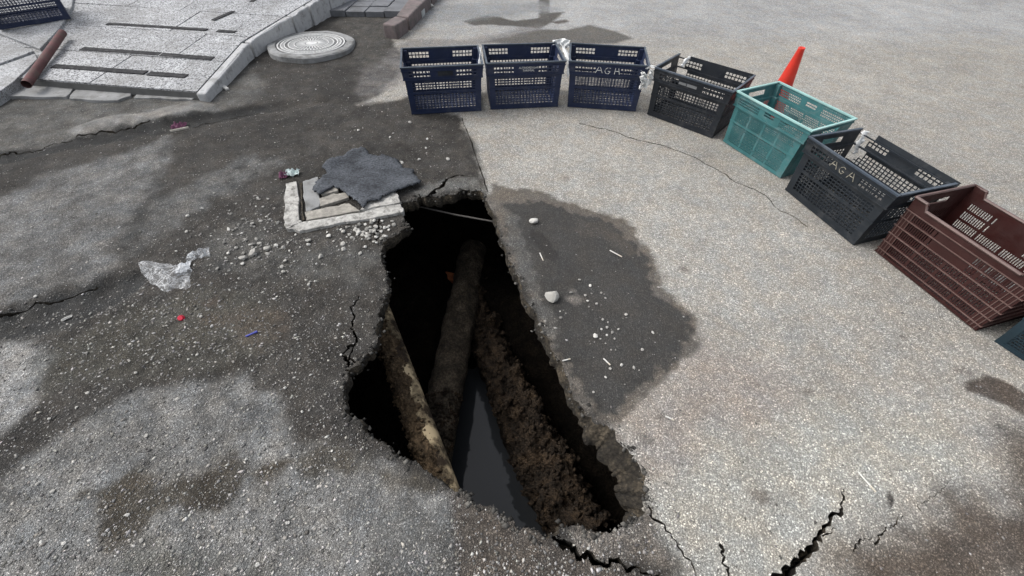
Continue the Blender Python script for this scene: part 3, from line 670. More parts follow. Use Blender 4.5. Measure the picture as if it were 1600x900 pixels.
for r_in, r_out, N in ((.15, .36, 30), (.41, .50, 40), (.63, .67, 60)):
    for k in range(N):
        q = 2 * math.pi * k / N; rc_ = (r_in + r_out) / 2 * MHR
        mb.box((rc_ * math.cos(q), rc_ * math.sin(q), .0985), ((r_out - r_in) * MHR, .010, .005), Matrix.Rotation(q, 3, 'Z'))
mb.lathe([(.0001, .1015), (MHR * .13, .1015), (MHR * .13, .096)], 32)
stuff(obj('raised_ribs', mb, IRONHI, cvr))

# red steel pipe at upper left
q0 = GR(41, 132, .028); q1 = GR(98, 51, .06)
RUST = mat_plain('faded_red_paint', (.10, .046, .046), .8, .5, 12, .4, 60, .003, .3, dirt=(.09, .07, .06), dirtamt=.9, world=True)
pp = empty('steel_pipe', q0); tag(pp, 'faded red steel pipe lying across the slabs at the upper left', 'pipe')
o = obj('tube', MB().tube([q0, q0.lerp(q1, .33), q0.lerp(q1, .66), q1], [.031, .030, .030, .029], 18, cap=False), RUST, pp, smooth=True); o.matrix_parent_inverse = Matrix.Translation(-q0)
dd = (q1 - q0).normalized()
o = obj('bore_shade_disc', MB().tube([q1 - dd * .03, q1 - dd * .028], .0288, 18), mat_plain('bore_shade', (.02, .02, .02), .9), pp); o.matrix_parent_inverse = Matrix.Translation(-q0)  # dark disc inside the tube stands in for its shaded hollow

# ------------------------------------------------------------------ crates
def plastic(name, col, rough=.45, dust=(.16, .155, .15), amt=.24):
    n = NT(name)
    c = n.mix(1.0, col, n.maprange(n.noise(6, 5, .6), .3, .7, .8, 1.2), 'MULTIPLY')
    c = n.mix(n.maprange(n.noise(11, 8, .75), .5, .75, 0, amt), c, dust)
    n.bump(n.noise(70, 4), .08, .002)
    return n.out(c, n.maprange(n.noise(20, 4), .3, .7, rough - .08, rough + .2), .45)
NAVY = plastic('navy_plastic', (.007, .015, .046)); BLK = plastic('black_plastic', (.007, .010, .015)); BLK2 = plastic('slate_plastic', (.009, .013, .018))
GREEN = plastic('teal_plastic', (.034, .128, .134), .5, (.18, .215, .215), .75); GREENR = plastic('pale_teal_rim', (.26, .44, .42), .45, (.5, .55, .53), .4)
BROWN = plastic('brown_plastic', (.030, .0075, .0065), .42, (.09, .055, .048), .2); BROWNR = plastic('highlit_brown_rim', (.10, .06, .053), .4, (.2, .15, .14), .5)  # brown rim and rib colour is paler, with their highlights painted in
DTEAL = plastic('dark_teal_plastic', (.008, .022, .032)); RIMB = plastic('highlit_dark_rim', (.035, .048, .066), .4, (.2, .22, .24), .5)  # dark rim colour lightened to paint in the edge highlights
WHITE = mat_plain('white_plastic_sheet', (.72, .73, .72), .5, .12, 20, .3, 60, .003, .4)
CHALK = mat_plain('white_marker', (.62, .62, .60), .9, .2, 60)
KHAKI = mat_plain('yellowed_marker', (.26, .245, .20), .9, .4, 60)

def perf(us, zs, solid, mp, t):
    """plate of grid cells; solid[i][j] tells which are filled; mp(u, z, w) -> point"""
    nu, nz = len(us) - 1, len(zs) - 1; mb = MB(); ix = {}
    def vid(i, j, k):
        q = (i, j, k)
        if q not in ix: ix[q] = len(mb.v); mb.v.append(tuple(mp(us[i], zs[j], t * k)))
        return ix[q]
    S_ = lambda i, j: 0 <= i < nu and 0 <= j < nz and solid[i][j]
    for i in range(nu):
        for j in range(nz):
            if not solid[i][j]: continue
            a, b, c, d = [(i, j), (i + 1, j), (i + 1, j + 1), (i, j + 1)]
            mb.f.append(tuple(vid(*q, 0) for q in (a, b, c, d))); mb.f.append(tuple(vid(*q, 1) for q in (d, c, b, a)))
            for (di, dj, p, q) in ((-1, 0, d, a), (1, 0, b, c), (0, -1, a, b), (0, 1, c, d)):
                if not S_(i + di, j + dj): mb.f.append((vid(*p, 0), vid(*p, 1), vid(*q, 1), vid(*q, 0)))
    return mb
def lines(a, b, n_, hole):
    """edges of n_ holes evenly spread over a..b, hole fraction"""
    p = (b - a) / n_; o = []
    for i in range(n_): o += [a + p * (i + .5 - hole / 2), a + p * (i + .5 + hole / 2)]
    return o
def merge(*g): return sorted(set(round(v, 6) for s_ in g for v in s_))
def ringmesh(hl, hw, z0, z1, out, th):
    """rectangular band round the crate"""
    mb = MB()
    L0, W0 = hl + out, hw + out; L1, W1 = L0 - th, W0 - th
    vs = [(sx * l, sy * w_, z) for z in (z0, z1) for (l, w_) in ((L0, W0), (L1, W1)) for sx, sy in ((-1, -1), (1, -1), (1, 1), (-1, 1))]
    fs = []
    for i in range(4):
        j = (i + 1) % 4; fs += [(i, j, 8 + j, 8 + i), (4 + j, 4 + i, 12 + i, 12 + j), (8 + i, 8 + j, 12 + j, 12 + i), (i, 4 + i, 4 + j, j)]
    return mb.add(vs, fs)
class Spec: pass
def spec(kind):
    s = Spec(); s.kind = kind
    s.H, s.bl, s.bw, s.tl, s.tw = {'A': (.352, .54, .346, .594, .388), 'B': (.350, .516, .362, .594, .393), 'C': (.345, .556, .360, .594, .386)}[kind]
    zst = s.H * .745
    def k(z):
        if kind == 'C': return z / s.H
        t = z / s.H * .55
        return t + (.30 * min(max((z - zst) / .002, 0), 1)) + (.15 * min(max((z - zst) / (s.H - zst), 0), 1))
    s.hl = lambda z: (s.bl + (s.tl - s.bl) * k(z)) / 2; s.hw = lambda z: (s.bw + (s.tw - s.bw) * k(z)) / 2; s.zst = zst
    return s
T = .0038
def long_panel(s, sgn):
    H = s.H; mp = lambda u, z, w_: ((2 * u - 1) * s.hl(z), sgn * (s.hw(z) - w_), z)
    if s.kind == 'A':
        cu = lines(.075, .925, 19, .76); r1 = lines(.036, .152, 6, .76); r2 = lines(.166, .240, 4, .76); r3 = lines(.277, .324, 2, .72)
        us = merge([0, .06, .94, 1], cu); zs = merge([0, s.zst, s.zst + .002, H], r1, r2, r3)
        def hole(u, z):
            k = [i for i in range(19) if cu[2 * i] < u < cu[2 * i + 1]]
            if not k: return False
            if any(r1[2 * i] < z < r1[2 * i + 1] for i in range(6)) or any(r2[2 * i] < z < r2[2 * i + 1] for i in range(4)): return True
            if any(r3[2 * i] < z < r3[2 * i + 1] for i in range(2)): return k[0] < 6 or k[0] > 12
            return False
    elif s.kind == 'B':
        nc = 36; p_ = .88 / nc; us = [.0, .03] + [.06 + p_ * i / 4 for i in range(nc * 4 + 1)] + [.97, 1]
        rows = lines(.02, .245, 17, .72); rt = lines(.272, .332, 4, .72); zs = merge([0, s.zst, s.zst + .002, H], rows, rt)
        def hole(u, z):
            q = (u - .06) / p_
            if q < 0 or q > nc: return False
            rr = [i for i in range(17) if rows[2 * i] < z < rows[2 * i + 1]]
            if rr:
                f = (q + .5 * (rr[0] % 2)) % 1.0; ci = int(q)
                if (ci % 9 == 8 and rr[0] % 6 != 2): return False
                return f < .75
            rr = [i for i in range(4) if rt[2 * i] < z < rt[2 * i + 1]]
            if rr:
                if .36 < u < .64: return rr[0] in (1, 2) and .43 < u < .57
                return (q + .5 * (rr[0] % 2)) % 1.0 < .75
            return False
        us = merge(us)
    else:
        cu = lines(.08, .92, 44, .55); rws = [(.012, .024), (.036, .074), (.086, .124), (.136, .174), (.186, .224), (.236, .269)]
        us = merge([0, .05, .12, .88, .95, 1], cu); zs = merge([0, .28, .305, .31, H], *rws)
        def hole(u, z):
            if z > .31 and .12 < u < .88: return True
            if .30 < u < .62 and z > .19: return False
            if not any(a < z < b for a, b in rws) or int((u - .08) / .84 * 44) % 11 == 10: return False
            return any(cu[2 * i] < u < cu[2 * i + 1] for i in range(44))
    sol = [[not hole((us[i] + us[i + 1]) / 2, (zs[j] + zs[j + 1]) / 2) for j in range(len(zs) - 1)] for i in range(len(us) - 1)]
    return perf(us, zs, sol, mp, T)
def end_panel(s, sgn):
    H = s.H; mp = lambda u, z, w_: (sgn * (s.hl(z) - w_), (2 * u - 1) * (s.hw(z) - T + .001), z)
    if s.kind == 'C':
        cu = lines(.12, .88, 18, .5); rws = [(.035, .075), (.085, .125), (.135, .175), (.185, .225)]; us = merge([0, .32, .68, 1], cu); zs = merge([0, .275, .305, H], *rws)
        def hole(u, z):
            if .275 < z < .305 and .32 < u < .68: return True
            return any(a < z < b for a, b in rws) and any(cu[2 * i] < u < cu[2 * i + 1] for i in range(18))
    else:
        nc, fr = (12, .76) if s.kind == 'A' else (22, .70); nr = 6 if s.kind == 'A' else 9
        cu = lines(.12, .88, nc, fr); r1 = lines(.036, .152, nr, .74); r2 = lines(.166, .240, 4 if s.kind == 'A' else 6, .74)
        us = merge([0, .30, .70, 1], cu); zs = merge([0, s.zst, s.zst + .002, .285, .318, H], r1, r2)
        def hole(u, z):
            if .285 < z < .318: return .30 < u < .70
            if not any(cu[2 * i] < u < cu[2 * i + 1] for i in range(nc)): return False
            return any(r1[2 * i] < z < r1[2 * i + 1] for i in range(len(r1) // 2)) or any(r2[2 * i] < z < r2[2 * i + 1] for i in range(len(r2) // 2))
    sol = [[not hole((us[i] + us[i + 1]) / 2, (zs[j] + zs[j + 1]) / 2) for j in range(len(zs) - 1)] for i in range(len(us) - 1)]
    return perf(us, zs, sol, mp, T)
def base_panel(s):
    L, W = s.hl(.01) - .004, s.hw(.01) - .004; mp = lambda u, v, w_: ((2 * u - 1) * L, (2 * v - 1) * W, .008 + w_)
    cu = lines(.04, .96, 15, .7); cv_ = lines(.06, .94, 9, .7); us = merge([0, 1], cu); vs = merge([0, 1], cv_)
    hole = lambda u, v: any(cu[2 * i] < u < cu[2 * i + 1] for i in range(15)) and any(cv_[2 * i] < v < cv_[2 * i + 1] for i in range(9))
    sol = [[not hole((us[i] + us[i + 1]) / 2, (vs[j] + vs[j + 1]) / 2) for j in range(len(vs) - 1)] for i in range(len(us) - 1)]
    return perf(us, vs, sol, mp, T)
MESHES = {}
def getmesh(key, fn):
    if key not in MESHES: MESHES[key] = fn().mesh(key)
    return MESHES[key]
def crate(kind, loc, rz, mat, rim, label, group=None, tilt=(0, 0), notch=False, lean=0.0):
    s = spec(kind); e = empty('plastic_crate', (loc[0], loc[1], loc[2] if len(loc) > 2 else .004), rz)
    if tilt != (0, 0): e.rotation_euler = (tilt[0], tilt[1], rz)
    tag(e, label, 'crate', group)
    def part(name, key, fn, m, slotmat=True):
        me = getmesh(kind + '_' + key, fn); o = bpy.data.objects.new(name, me); COL.objects.link(o)
        if not me.materials: me.materials.append(None)
        o.material_slots[0].link = 'OBJECT'; o.material_slots[0].material = m; o.parent = e; return o
    part('long_side', 'front', lambda: long_panel(s, -1), mat)
    bk_ = part('long_side', 'back' + ('_broken' if notch else ''), lambda: broken_back(s) if notch else long_panel(s, 1), mat)
    if lean: bk_.rotation_euler = (lean, 0, 0); bk_.location = (0, s.hw(0) * (1 - math.cos(lean)), -s.hw(0) * math.sin(lean))
    part('end_panel', 'left', lambda: end_panel(s, -1), mat); part('end_panel', 'right', lambda: end_panel(s, 1), mat)
    part('base', 'base', lambda: base_panel(s), mat)
    H = s.H
    if kind in 'AB':
        def rimm():
            mb = ringmesh(s.hl(H), s.hw(H), H - .008, H + .001, .004, .014); return mb
        def rim_open():    # rim without the far long side, whose top is broken
            mb = MB(); L, W = s.hl(H) + .004, s.hw(H) + .004
            mb.box((0, -W + .007, H - .0035), (2 * L, .014, .009)); mb.box((-L + .007, .007, H - .0035), (.014, 2 * W - .028, .009)); mb.box((L - .007, .007, H - .0035), (.014, 2 * W - .028, .009)); return mb
        part('rim', 'rim_open' if notch else 'rim', rim_open if notch else rimm, rim)
        part('band', 'band_top', lambda: ringmesh(s.hl(H - .03), s.hw(H - .03), H - .030, H - .024, .004, .0075), mat)
        part('band', 'band_step', lambda: ringmesh(s.hl(s.zst + .003), s.hw(s.zst + .003), s.zst - .004, s.zst + .003, .004, .012), mat)
        part('band', 'band_mid', lambda: ringmesh(s.hl(.156), s.hw(.156), .154, .162, .003, .007), mat)
        part('band', 'band_foot', lambda: ringmesh(s.hl(.0), s.hw(.0), .0, .014, .0025, .006), mat)
        def posts():
            mb = MB()
            for sx in (-1, 1):
                for sy in (-1, 1):
                    vs = []
                    for z in (.012, s.zst, s.zst + .004, H - .01):
                        l, w_ = s.hl(z) - .004, s.hw(z) - .004
                        vs += [(sx * l, sy * w_, z), (sx * (l - .034), sy * w_, z), (sx * (l - .034), sy * (w_ - .026), z), (sx * l, sy * (w_ - .026), z)]
                    mb.add(vs, [(4 * k + i, 4 * k + (i + 1) % 4, 4 * k + 4 + (i + 1) % 4, 4 * k + 4 + i) for k in range(3) for i in range(4)] + [(3, 2, 1, 0), (12, 13, 14, 15)])
            return mb
        def post1(sx, sy):
            def f():
                mb = MB(); vs = []
                for z in (.014, s.zst, s.zst + .004, H - .012):
                    l, w_ = s.hl(z) - .004, s.hw(z) - .004
                    vs += [(sx * l, sy * w_, z), (sx * (l - .034), sy * w_, z), (sx * (l - .034), sy * (w_ - .026), z), (sx * l, sy * (w_ - .026), z)]
                return mb.add(vs, [(4 * k + i, 4 * k + (i + 1) % 4, 4 * k + 4 + (i + 1) % 4, 4 * k + 4 + i) for k in range(3) for i in range(4)] + [(3, 2, 1, 0), (12, 13, 14, 15)])
            return f
        for sx in (-1, 1):
            for sy in (-1, 1):
                if notch and (sx, sy) == (-1, 1): continue
                part('corner_post', 'post%d%d' % (sx, sy), post1(sx, sy), mat)
    else:
        def rimc():
            mb = MB(); path = []; L, W = s.hl(H), s.hw(H); zl = .312; Ll, Wl = s.hl(zl), s.hw(zl)
            half = [(-L, -W, H), (-Ll * .80, -W, H), (-Ll * .74, -Wl, zl), (Ll * .74, -Wl, zl), (Ll * .80, -W, H), (L, -W, H)]
            path = half + [(-a, -b, c) for a, b, c in half]
            mb.tube([Vector(p) for p in path] + [Vector(path[0])], .0075, 6); return mb
        part('rim', 'rim', rimc, rim)
        for k_, z in enumerate((.004, .030, .080, .130, .180, .230, .275)):
            part('rib', 'rib%d' % k_, lambda z=z: ringmesh(s.hl(z), s.hw(z), z - .002, z + .002, .005, .007), rim if k_ else mat)
        for k_, u_ in enumerate((.02, .05, .08, .92, .95, .98)):
            for sg in (-1, 1):
                part('upright_rib', 'upright%d_%d' % (k_, sg), lambda u_=u_, sg=sg: MB().tube([Vector(((2 * u_ - 1) * s.hl(z), sg * (s.hw(z) + .002), z)) for z in (.006, .272)], .0022, 6), rim)
    return e, s
def broken_back(s):
    mb = long_panel(s, 1); bad = lambda v: v[0] < -s.tl / 2 + .075 + .04 * math.sin(v[2] * 60) * .5 and v[2] > .18
    keepf = [f for f in mb.f if not any(bad(mb.v[i]) for i in f)]; mb.f = keepf; return mb

# measured on the photo: centre x, y and heading of each crate
C1 = crate('A', (-.574, 3.404), math.radians(9.9), NAVY, RIMB, 'navy crate at the left end of the row, dark label plate', 'dark crates fencing off the hole')
C2 = crate('A', (.040, 3.514), math.radians(8.3), NAVY, RIMB, 'navy crate with two lines of small white print on its side', 'dark crates fencing off the hole')
C3 = crate('A', (.700, 3.530), math.radians(-5.6), NAVY, RIMB, 'navy crate with large white hand-drawn letters and white rag at its corner', 'dark crates fencing off the hole')
C4 = crate('A', (1.357, 3.238), math.radians(-41.3), BLK, RIMB, 'black crate with a broken back corner, left of the teal crate', 'dark crates fencing off the hole', notch=True)
C5 = crate('B', (1.792, 2.736), math.radians(-64.0), GREEN, GREENR, 'teal green fine-mesh crate with pale rim, before the red cone')
C6 = crate('A', (1.969, 2.088), math.radians(-72.5), BLK2, RIMB, 'black crate with faded letters between teal crate and brown crate', 'dark crates fencing off the hole', notch=True, lean=math.radians(-4.5))
C7 = crate('C', (2.238, 1.522), math.radians(-72.7), BROWN, BROWNR, 'dark brown slotted crate with ribbed sides near the right edge')
s8 = spec('B'); k8 = G(1553, 534); a8 = math.radians(-62)
c8 = Vector((k8.x, k8.y)) + Vector((math.cos(a8) * s8.bl / 2 - math.sin(a8) * s8.bw / 2, math.sin(a8) * s8.bl / 2 + math.cos(a8) * s8.bw / 2))
C8 = crate('B', (c8.x, c8.y), a8, DTEAL, DTEAL, 'dark teal fine-mesh crate cut off by the right edge')
k9a, k9b = GR(-60, 62, .022), GR(110, 28, .022); a9 = math.atan2(k9b.y - k9a.y, k9b.x - k9a.x)
sA = spec('A'); c9 = Vector((k9b.x, k9b.y)) + Vector((-math.cos(a9) * sA.bl / 2 - math.sin(a9) * sA.bw / 2, -math.sin(a9) * sA.bl / 2 + math.cos(a9) * sA.bw / 2))
C9 = crate('A', (c9.x, c9.y, PZ(c9.y) + .026), a9, NAVY, NAVY, 'navy crate standing on the slabs in the upper left corner', tilt=(math.atan(.062) * math.cos(a9), 0))

# marks on the crates, on the outer face of the near long side
def strokes(C, lines_, rad, mat, name='letter_stroke', lab=None):
    e, s = C
    for ln in lines_:
        o = obj(name, MB().tube([Vector((u * s.tl, -(s.hw(z) + .0015), z)) for u, z in ln], rad, 6), mat, e)
        if lab: o['label'] = lab
def LET(ch, u0, z0, w_, h):
    d = {'A': [[(0, 0), (.42, 1), (.58, 1), (1, 0)], [(.25, .4), (.75, .4)]], 'G': [[(.95, .85), (.6, 1), (.2, .75), (.05, .4), (.3, .05), (.7, 0), (.95, .35), (.55, .4)]],
         'H': [[(.12, 1), (.05, 0)], [(.65, 1), (.95, 0)], [(.08, .5), (.85, .5)]]}
    return [[(u0 + a * w_, z0 + b * h) for a, b in ln] for ln in d[ch]]
strokes(C3, LET('A', -.155, .280, .085, .045) + LET('G', -.045, .276, .075, .048) + LET('H', .08, .276, .07, .045), .0025, CHALK, lab='white hand-drawn letters')
strokes(C6, LET('A', -.16, .283, .075, .042) + LET('G', -.06, .280, .06, .040) + LET('A', .04, .280, .075, .045), .0021, KHAKI, lab='faded hand-drawn letters')
def textpart(C, body, size, u, z, mat):
    e, s = C; cu = bpy.data.curves.new('printed_text', 'FONT'); cu.body = body; cu.size = size; cu.align_x = 'CENTER'; cu.extrude = .0006; cu.resolution_u = 2; cu.space_line = .85
    o = bpy.data.objects.new('tmp', cu); COL.objects.link(o); dg = bpy.context.evaluated_depsgraph_get(); me = bpy.data.meshes.new_from_object(o.evaluated_get(dg)); bpy.data.objects.remove(o)
    o = link('printed_text', me, mat, e, loc=(u * s.tl, -(s.hw(z) + .002), z), rot=(math.radians(90), 0, 0)); return o
textpart(C2, 'ALTINORDULAR', .020, .03, .306, CHALK); textpart(C2, 'TARIMSAL', .020, .03, .286, CHALK)
def plate(C, u, z, w_, h, mat):
    e, s = C; return obj('label_plate', MB().box((u * s.tl, -(s.hw(z) + .0015), z), (w_, .003, h)), mat, e)
plate(C1, .03, .300, .11, .032, BLK); PLG = mat_plain('grey_label', (.13, .135, .14), .6); plate(C4, -.10, .300, .055, .016, PLG); plate(C4, .02, .300, .075, .018, PLG)

# ------------------------------------------------------------------ rags and strips of white plastic at the crate corners
def rag(name, pts, wid, label, mat=WHITE, crump=.012, nseg=26, seed=1, cat='plastic strip', across=7):
    r = np.random.default_rng(seed); P_ = [Vector(p) for p in pts]; vs = []; N = nseg
    for i in range(N + 1):
        t = i / N * (len(P_) - 1); k = min(int(t), len(P_) - 2); p = P_[k].lerp(P_[k + 1], t - k); tg = (P_[k + 1] - P_[k]).normalized()
        sd_ = tg.cross(Vector((.35, -.9, .25))).normalized(); nn_ = tg.cross(sd_)
        ww = wid[k] + (wid[k + 1] - wid[k]) * (t - k)
        for j in range(across):
            q = j / (across - 1) - .5; vs.append(p + sd_ * ww * q + nn_ * (math.sin(q * 9 + i * .5) * crump + r.normal() * crump * .45) + tg * r.normal() * crump * .2)
    fs = [(i * across + j, i * across + j + 1, (i + 1) * across + j + 1, (i + 1) * across + j) for i in range(N) for j in range(across - 1)]
    o = obj(name, MB().add(vs, fs), mat, smooth=True); m = o.modifiers.new('thickness', 'SOLIDIFY'); m.thickness = .0012
    return tag(o, label, cat)
def cpt(C, lx, ly, z):
    e, s = C; c, sn = math.cos(e.rotation_euler.z), math.sin(e.rotation_euler.z)
    return Vector((e.location.x + c * lx - sn * ly, e.location.y + sn * lx + c * ly, z))
a_ = cpt(C3, .300, -.19, .352); b_ = cpt(C4, -.300, -.19, .352)
rag('cord_or_highlight', [a_ + Vector((-.03, .0, -.02)), a_ + Vector((0, -.012, .004)), b_ + Vector((0, -.01, .006)), b_ + Vector((.03, 0, -.02))], [.012, .016, .016, .012], 'white plastic cord tying two crate corners together', crump=.003, seed=2)
rag('white_rag', [a_ + Vector((-.055, -.022, -.035)), a_ + Vector((-.035, -.03, -.075)), a_ + Vector((-.015, -.03, -.11)), a_ + Vector((-.05, -.024, -.15))], [.02, .055, .06, .015], 'crumpled white rag hanging at the corner of the lettered crate', crump=.016, seed=3, cat='rag', across=10)
rag('white_rag', [a_ + Vector((.0, -.015, -.02)), a_ + Vector((.02, -.02, -.07)), a_ + Vector((.02, -.02, -.12))], [.015, .04, .015], 'small white rag twisted between the lettered crate and the broken crate', crump=.012, seed=4, cat='rag')
a_ = cpt(C2, .300, .19, .352); b_ = cpt(C3, -.300, .19, .352); c_ = cpt(C2, .302, -.19, .352)
rag('plastic_wrapping', [a_ + Vector((-.03, .0, .004)), a_.lerp(b_, .5) + Vector((0, 0, .0)), b_ + Vector((-.005, -.02, .0))], [.03, .07, .05], 'white plastic sheet stretched behind, between second and third crates', crump=.008, seed=5)
rag('plastic_wrapping', [a_.lerp(b_, .45) + Vector((0, -.03, -.01)), c_ + Vector((.028, .12, -.02)), c_ + Vector((.026, .01, -.05)), c_ + Vector((.022, -.01, -.11))], [.06, .05, .035, .012], 'white plastic strip hanging down in the gap between second and third crates', crump=.008, seed=6)
a_ = cpt(C4, -.225, .17, .335)
rag('plastic_wrapping', [a_ + Vector((-.03, -.03, -.04)), a_ + Vector((.0, .0, -.01)), a_ + Vector((.035, .02, .01))], [.02, .03, .02], 'white plastic scrap on the broken back corner of the black crate', crump=.006, seed=7)
a_ = cpt(C6, -.24, .19, .33)
rag('plastic_wrapping', [a_ + Vector((-.01, .0, -.11)), a_ + Vector((-.012, .01, -.04)), a_ + Vector((.0, .03, .02))], [.02, .045, .035], 'white plastic strip in the broken corner of the faded-letter crate', crump=.007, seed=8)
a_ = cpt(C1, .300, .10, .35)
rag('cord_or_highlight', [a_ + Vector((-.02, .08, -.05)), a_ + Vector((.0, .05, .004)), a_ + Vector((.012, -.05, .004)), a_ + Vector((.015, -.26, .0)), a_ + Vector((.02, -.27, -.05))], [.010, .014, .014, .014, .010], 'white strip added as rim highlight between the first and second crates', crump=.003, seed=9)  # white strip modelled where the two crate rims only catch the light

# traffic cone behind the teal crate
tp = G(1253, 75, .50); cn = empty('traffic_cone', (tp.x, tp.y, .004), .4); tag(cn, 'red traffic cone with open tip standing behind the teal crate', 'cone')
CONE = plastic('red_cone_plastic', (.62, .035, .018), .5, (.45, .12, .09), .3)
obj('cone_body', MB().lathe([(.088, .02), (.085, .04), (.022, .490), (.024, .496), (.021, .50), (.015, .498), (.015, .44), (.06, .12)], 40), CONE, cn, smooth=True)
mb = MB(); mb.prism([(a, b) for a, b in ((-.165, -.13), (-.13, -.165), (.13, -.165), (.165, -.13), (.165, .13), (.13, .165), (-.13, .165), (-.165, .13))], 0, .02); obj('cone_base', mb, plastic('dark_rubber', (.02, .02, .02), .7), cn, bevel=.006)

# ------------------------------------------------------------------ drain frame, planks, mat
def slabz(mb, px, z0, z1, rough_=.006, lv=3, up=None):
    p = roughen(GP(px, z1), rough_, lv); return mb.prism([tuple(q) for q in p], z0, z1)
FT_ = .014
df = empty('concrete_surround', G(530, 330)); tag(df, 'broken pale concrete drain frame beside the hole, under the mat', 'drain frame')
def dpart(name, mb, mat, bevel=.006):
    o = obj(name, mb, mat, bevel=.003); o.parent = df; o.matrix_parent_inverse = Matrix.Translation(-df.location); return o
dpart('frame_bar', slabz(MB(), [(446, 287), (463, 283), (467, 342), (472, 346), (447, 357), (444, 330)], -.02, FT_), CONC)
dpart('frame_bar', slabz(MB(), [(447, 358), (474, 346), (562, 332), (596, 322), (625, 318), (629, 331), (600, 337), (560, 344), (500, 354), (468, 361)], -.02, FT_ + .004), CONC)
dpart('frame_bar', slabz(MB(), [(560, 330), (590, 300), (617, 296), (625, 316), (596, 321)], -.02, FT_ + .012), CONC)
dpart('frame_bar', slabz(MB(), [(473, 283), (497, 276), (499, 322), (478, 330)], -.02, .016), CONC2)
PLANK = mat_plain('weathered_plank', (.27, .255, .225), .85, .45, 36, .7, 40, .006, .25, dirt=(.16, .15, .135), dirtamt=.7, world=True)
dpart('plank', slabz(MB(), [(476, 331), (530, 321), (545, 317), (563, 329), (478, 344)], -.01, .018, .004), PLANK)
dpart('plank', slabz(MB(), [(498, 310), (520, 302), (540, 300), (545, 308), (500, 322)], -.01, .018, .004), PLANK)
dpart('plank', slabz(MB(), [(500, 298), (518, 291), (528, 293), (528, 298), (502, 304)], -.01, .024, .004), PLANK)
dpart('rubble', slabz(MB(), [(468, 286), (472, 284), (476, 343), (471, 345)], -.02, .010, .004), CUT)
# the mat: a flat ragged sheet lying over the frame
MATP = [(488, 296), (497, 280), (512, 269), (511, 251), (528, 242), (545, 233), (562, 223), (573, 233), (590, 240), (611, 242), (626, 252), (640, 260), (646, 272), (656, 285), (638, 291), (620, 298), (594, 313), (569, 325.5), (562, 321), (545, 307), (533, 297), (521, 289), (510, 297), (500, 304)]
mp_ = roughen(GP(MATP, .035), .012, 3)
gx = np.arange(mp_[:, 0].min(), mp_[:, 0].max(), .022); gy = np.arange(mp_[:, 1].min(), mp_[:, 1].max(), .022); gX, gY = np.meshgrid(gx, gy); pts = np.stack([gX.ravel(), gY.ravel()], 1)
pts = pts[sdist(pts[:, 0], pts[:, 1], mp_) > .010]
vv = [Vector(map(float, p)) for p in mp_] + [Vector(map(float, p)) for p in pts]; nm_ = len(mp_)
mv, me_, mf, _, _, _ = delaunay_2d_cdt(vv, [(i, (i + 1) % nm_) for i in range(nm_)], [], 1, 1e-6, False)
mxy = np.array([(v.x, v.y) for v in mv]); mf = np.array([f for f in mf if len(f) == 3]); mcn = mxy[mf].mean(1); mf = mf[sdist(mcn[:, 0], mcn[:, 1], mp_) > 0]
back = sstep(2.10, 2.45, mxy[:, 1] - .15 * mxy[:, 0] * 0)
mz = .040 - .026 * back + fbm(mxy[:, 0], mxy[:, 1], 5, 3, 70) * .020 + fbm(mxy[:, 0], mxy[:, 1], 22, 3, 71) * .008
mz += .02 * np.exp(-((mxy[:, 0] - G(512, 262).x) ** 2) / .003) * np.exp(-((mxy[:, 1] - G(512, 262).y) ** 2) / .02)
mm = NT('grey_woven_mat').world(); wv1 = mm.n('ShaderNodeTexWave', wave_type='BANDS', bands_direction='Y'); mm.set(wv1.inputs['Vector'], mm.pos); wv1.inputs['Scale'].default_value = 38; wv1.inputs['Distortion'].default_value = 2.5; wv1.inputs['Detail'].default_value = 3
mcol = mm.mix(mm.maprange(wv1.outputs['Fac'], .2, .9), (.022, .024, .028), (.105, .114, .128)); mcol = mm.mix(1.0, mcol, mm.maprange(mm.noise(7, 6, .7), .3, .7, .5, 1.5), 'MULTIPLY'); mcol = mm.mix(1.0, mcol, mm.maprange(mm.noise(80, 5, .75), .3, .7, .3, 1.7), 'MULTIPLY'); mm.bump(wv1.outputs['Fac'], .6, .004); mm.out(mcol, .95, .15)
mo = link('rubber_mat', npmesh('rubber_mat', np.column_stack([mxy, mz]), mf, smooth=True), mm.m); th = mo.modifiers.new('thickness', 'SOLIDIFY'); th.thickness = .010; th.offset = 0
tag(mo, 'ragged dark grey woven mat thrown over the concrete frame', 'mat')

# ------------------------------------------------------------------ stones
def stone_mesh(name, seed, sub=2, flat=.7):
    bm = bmesh.new(); bmesh.ops.create_icosphere(bm, subdivisions=sub, radius=1.0); r = random.Random(seed)
    pl = [(Vector((r.gauss(0, 1), r.gauss(0, 1), r.gauss(0, 1))).normalized(), r.uniform(.45, .85)) for _ in range(9)]
    for v in bm.verts:
        for nn_, d in pl:
            k = v.co.dot(nn_)
            if k > d: v.co -= nn_ * (k - d) * .9
        v.co.z *= flat; v.co *= 1 + r.uniform(-.03, .03)
    m = bpy.data.meshes.new(name); bm.to_mesh(m); bm.free(); return m
STONES = [stone_mesh('stone_%d' % k, 40 + k, 1 if k < 6 else 2) for k in range(8)]
PEB = [mat_plain('pale_pebble', (.33, .32, .295), .85, .35, 60, .5, 160, .002, .3), mat_plain('grey_pebble', (.20, .195, .18), .85, .35, 60, .5, 160, .002, .3), mat_plain('white_pebble', (.46, .45, .42), .8, .3, 60, .4, 160, .002, .3)]
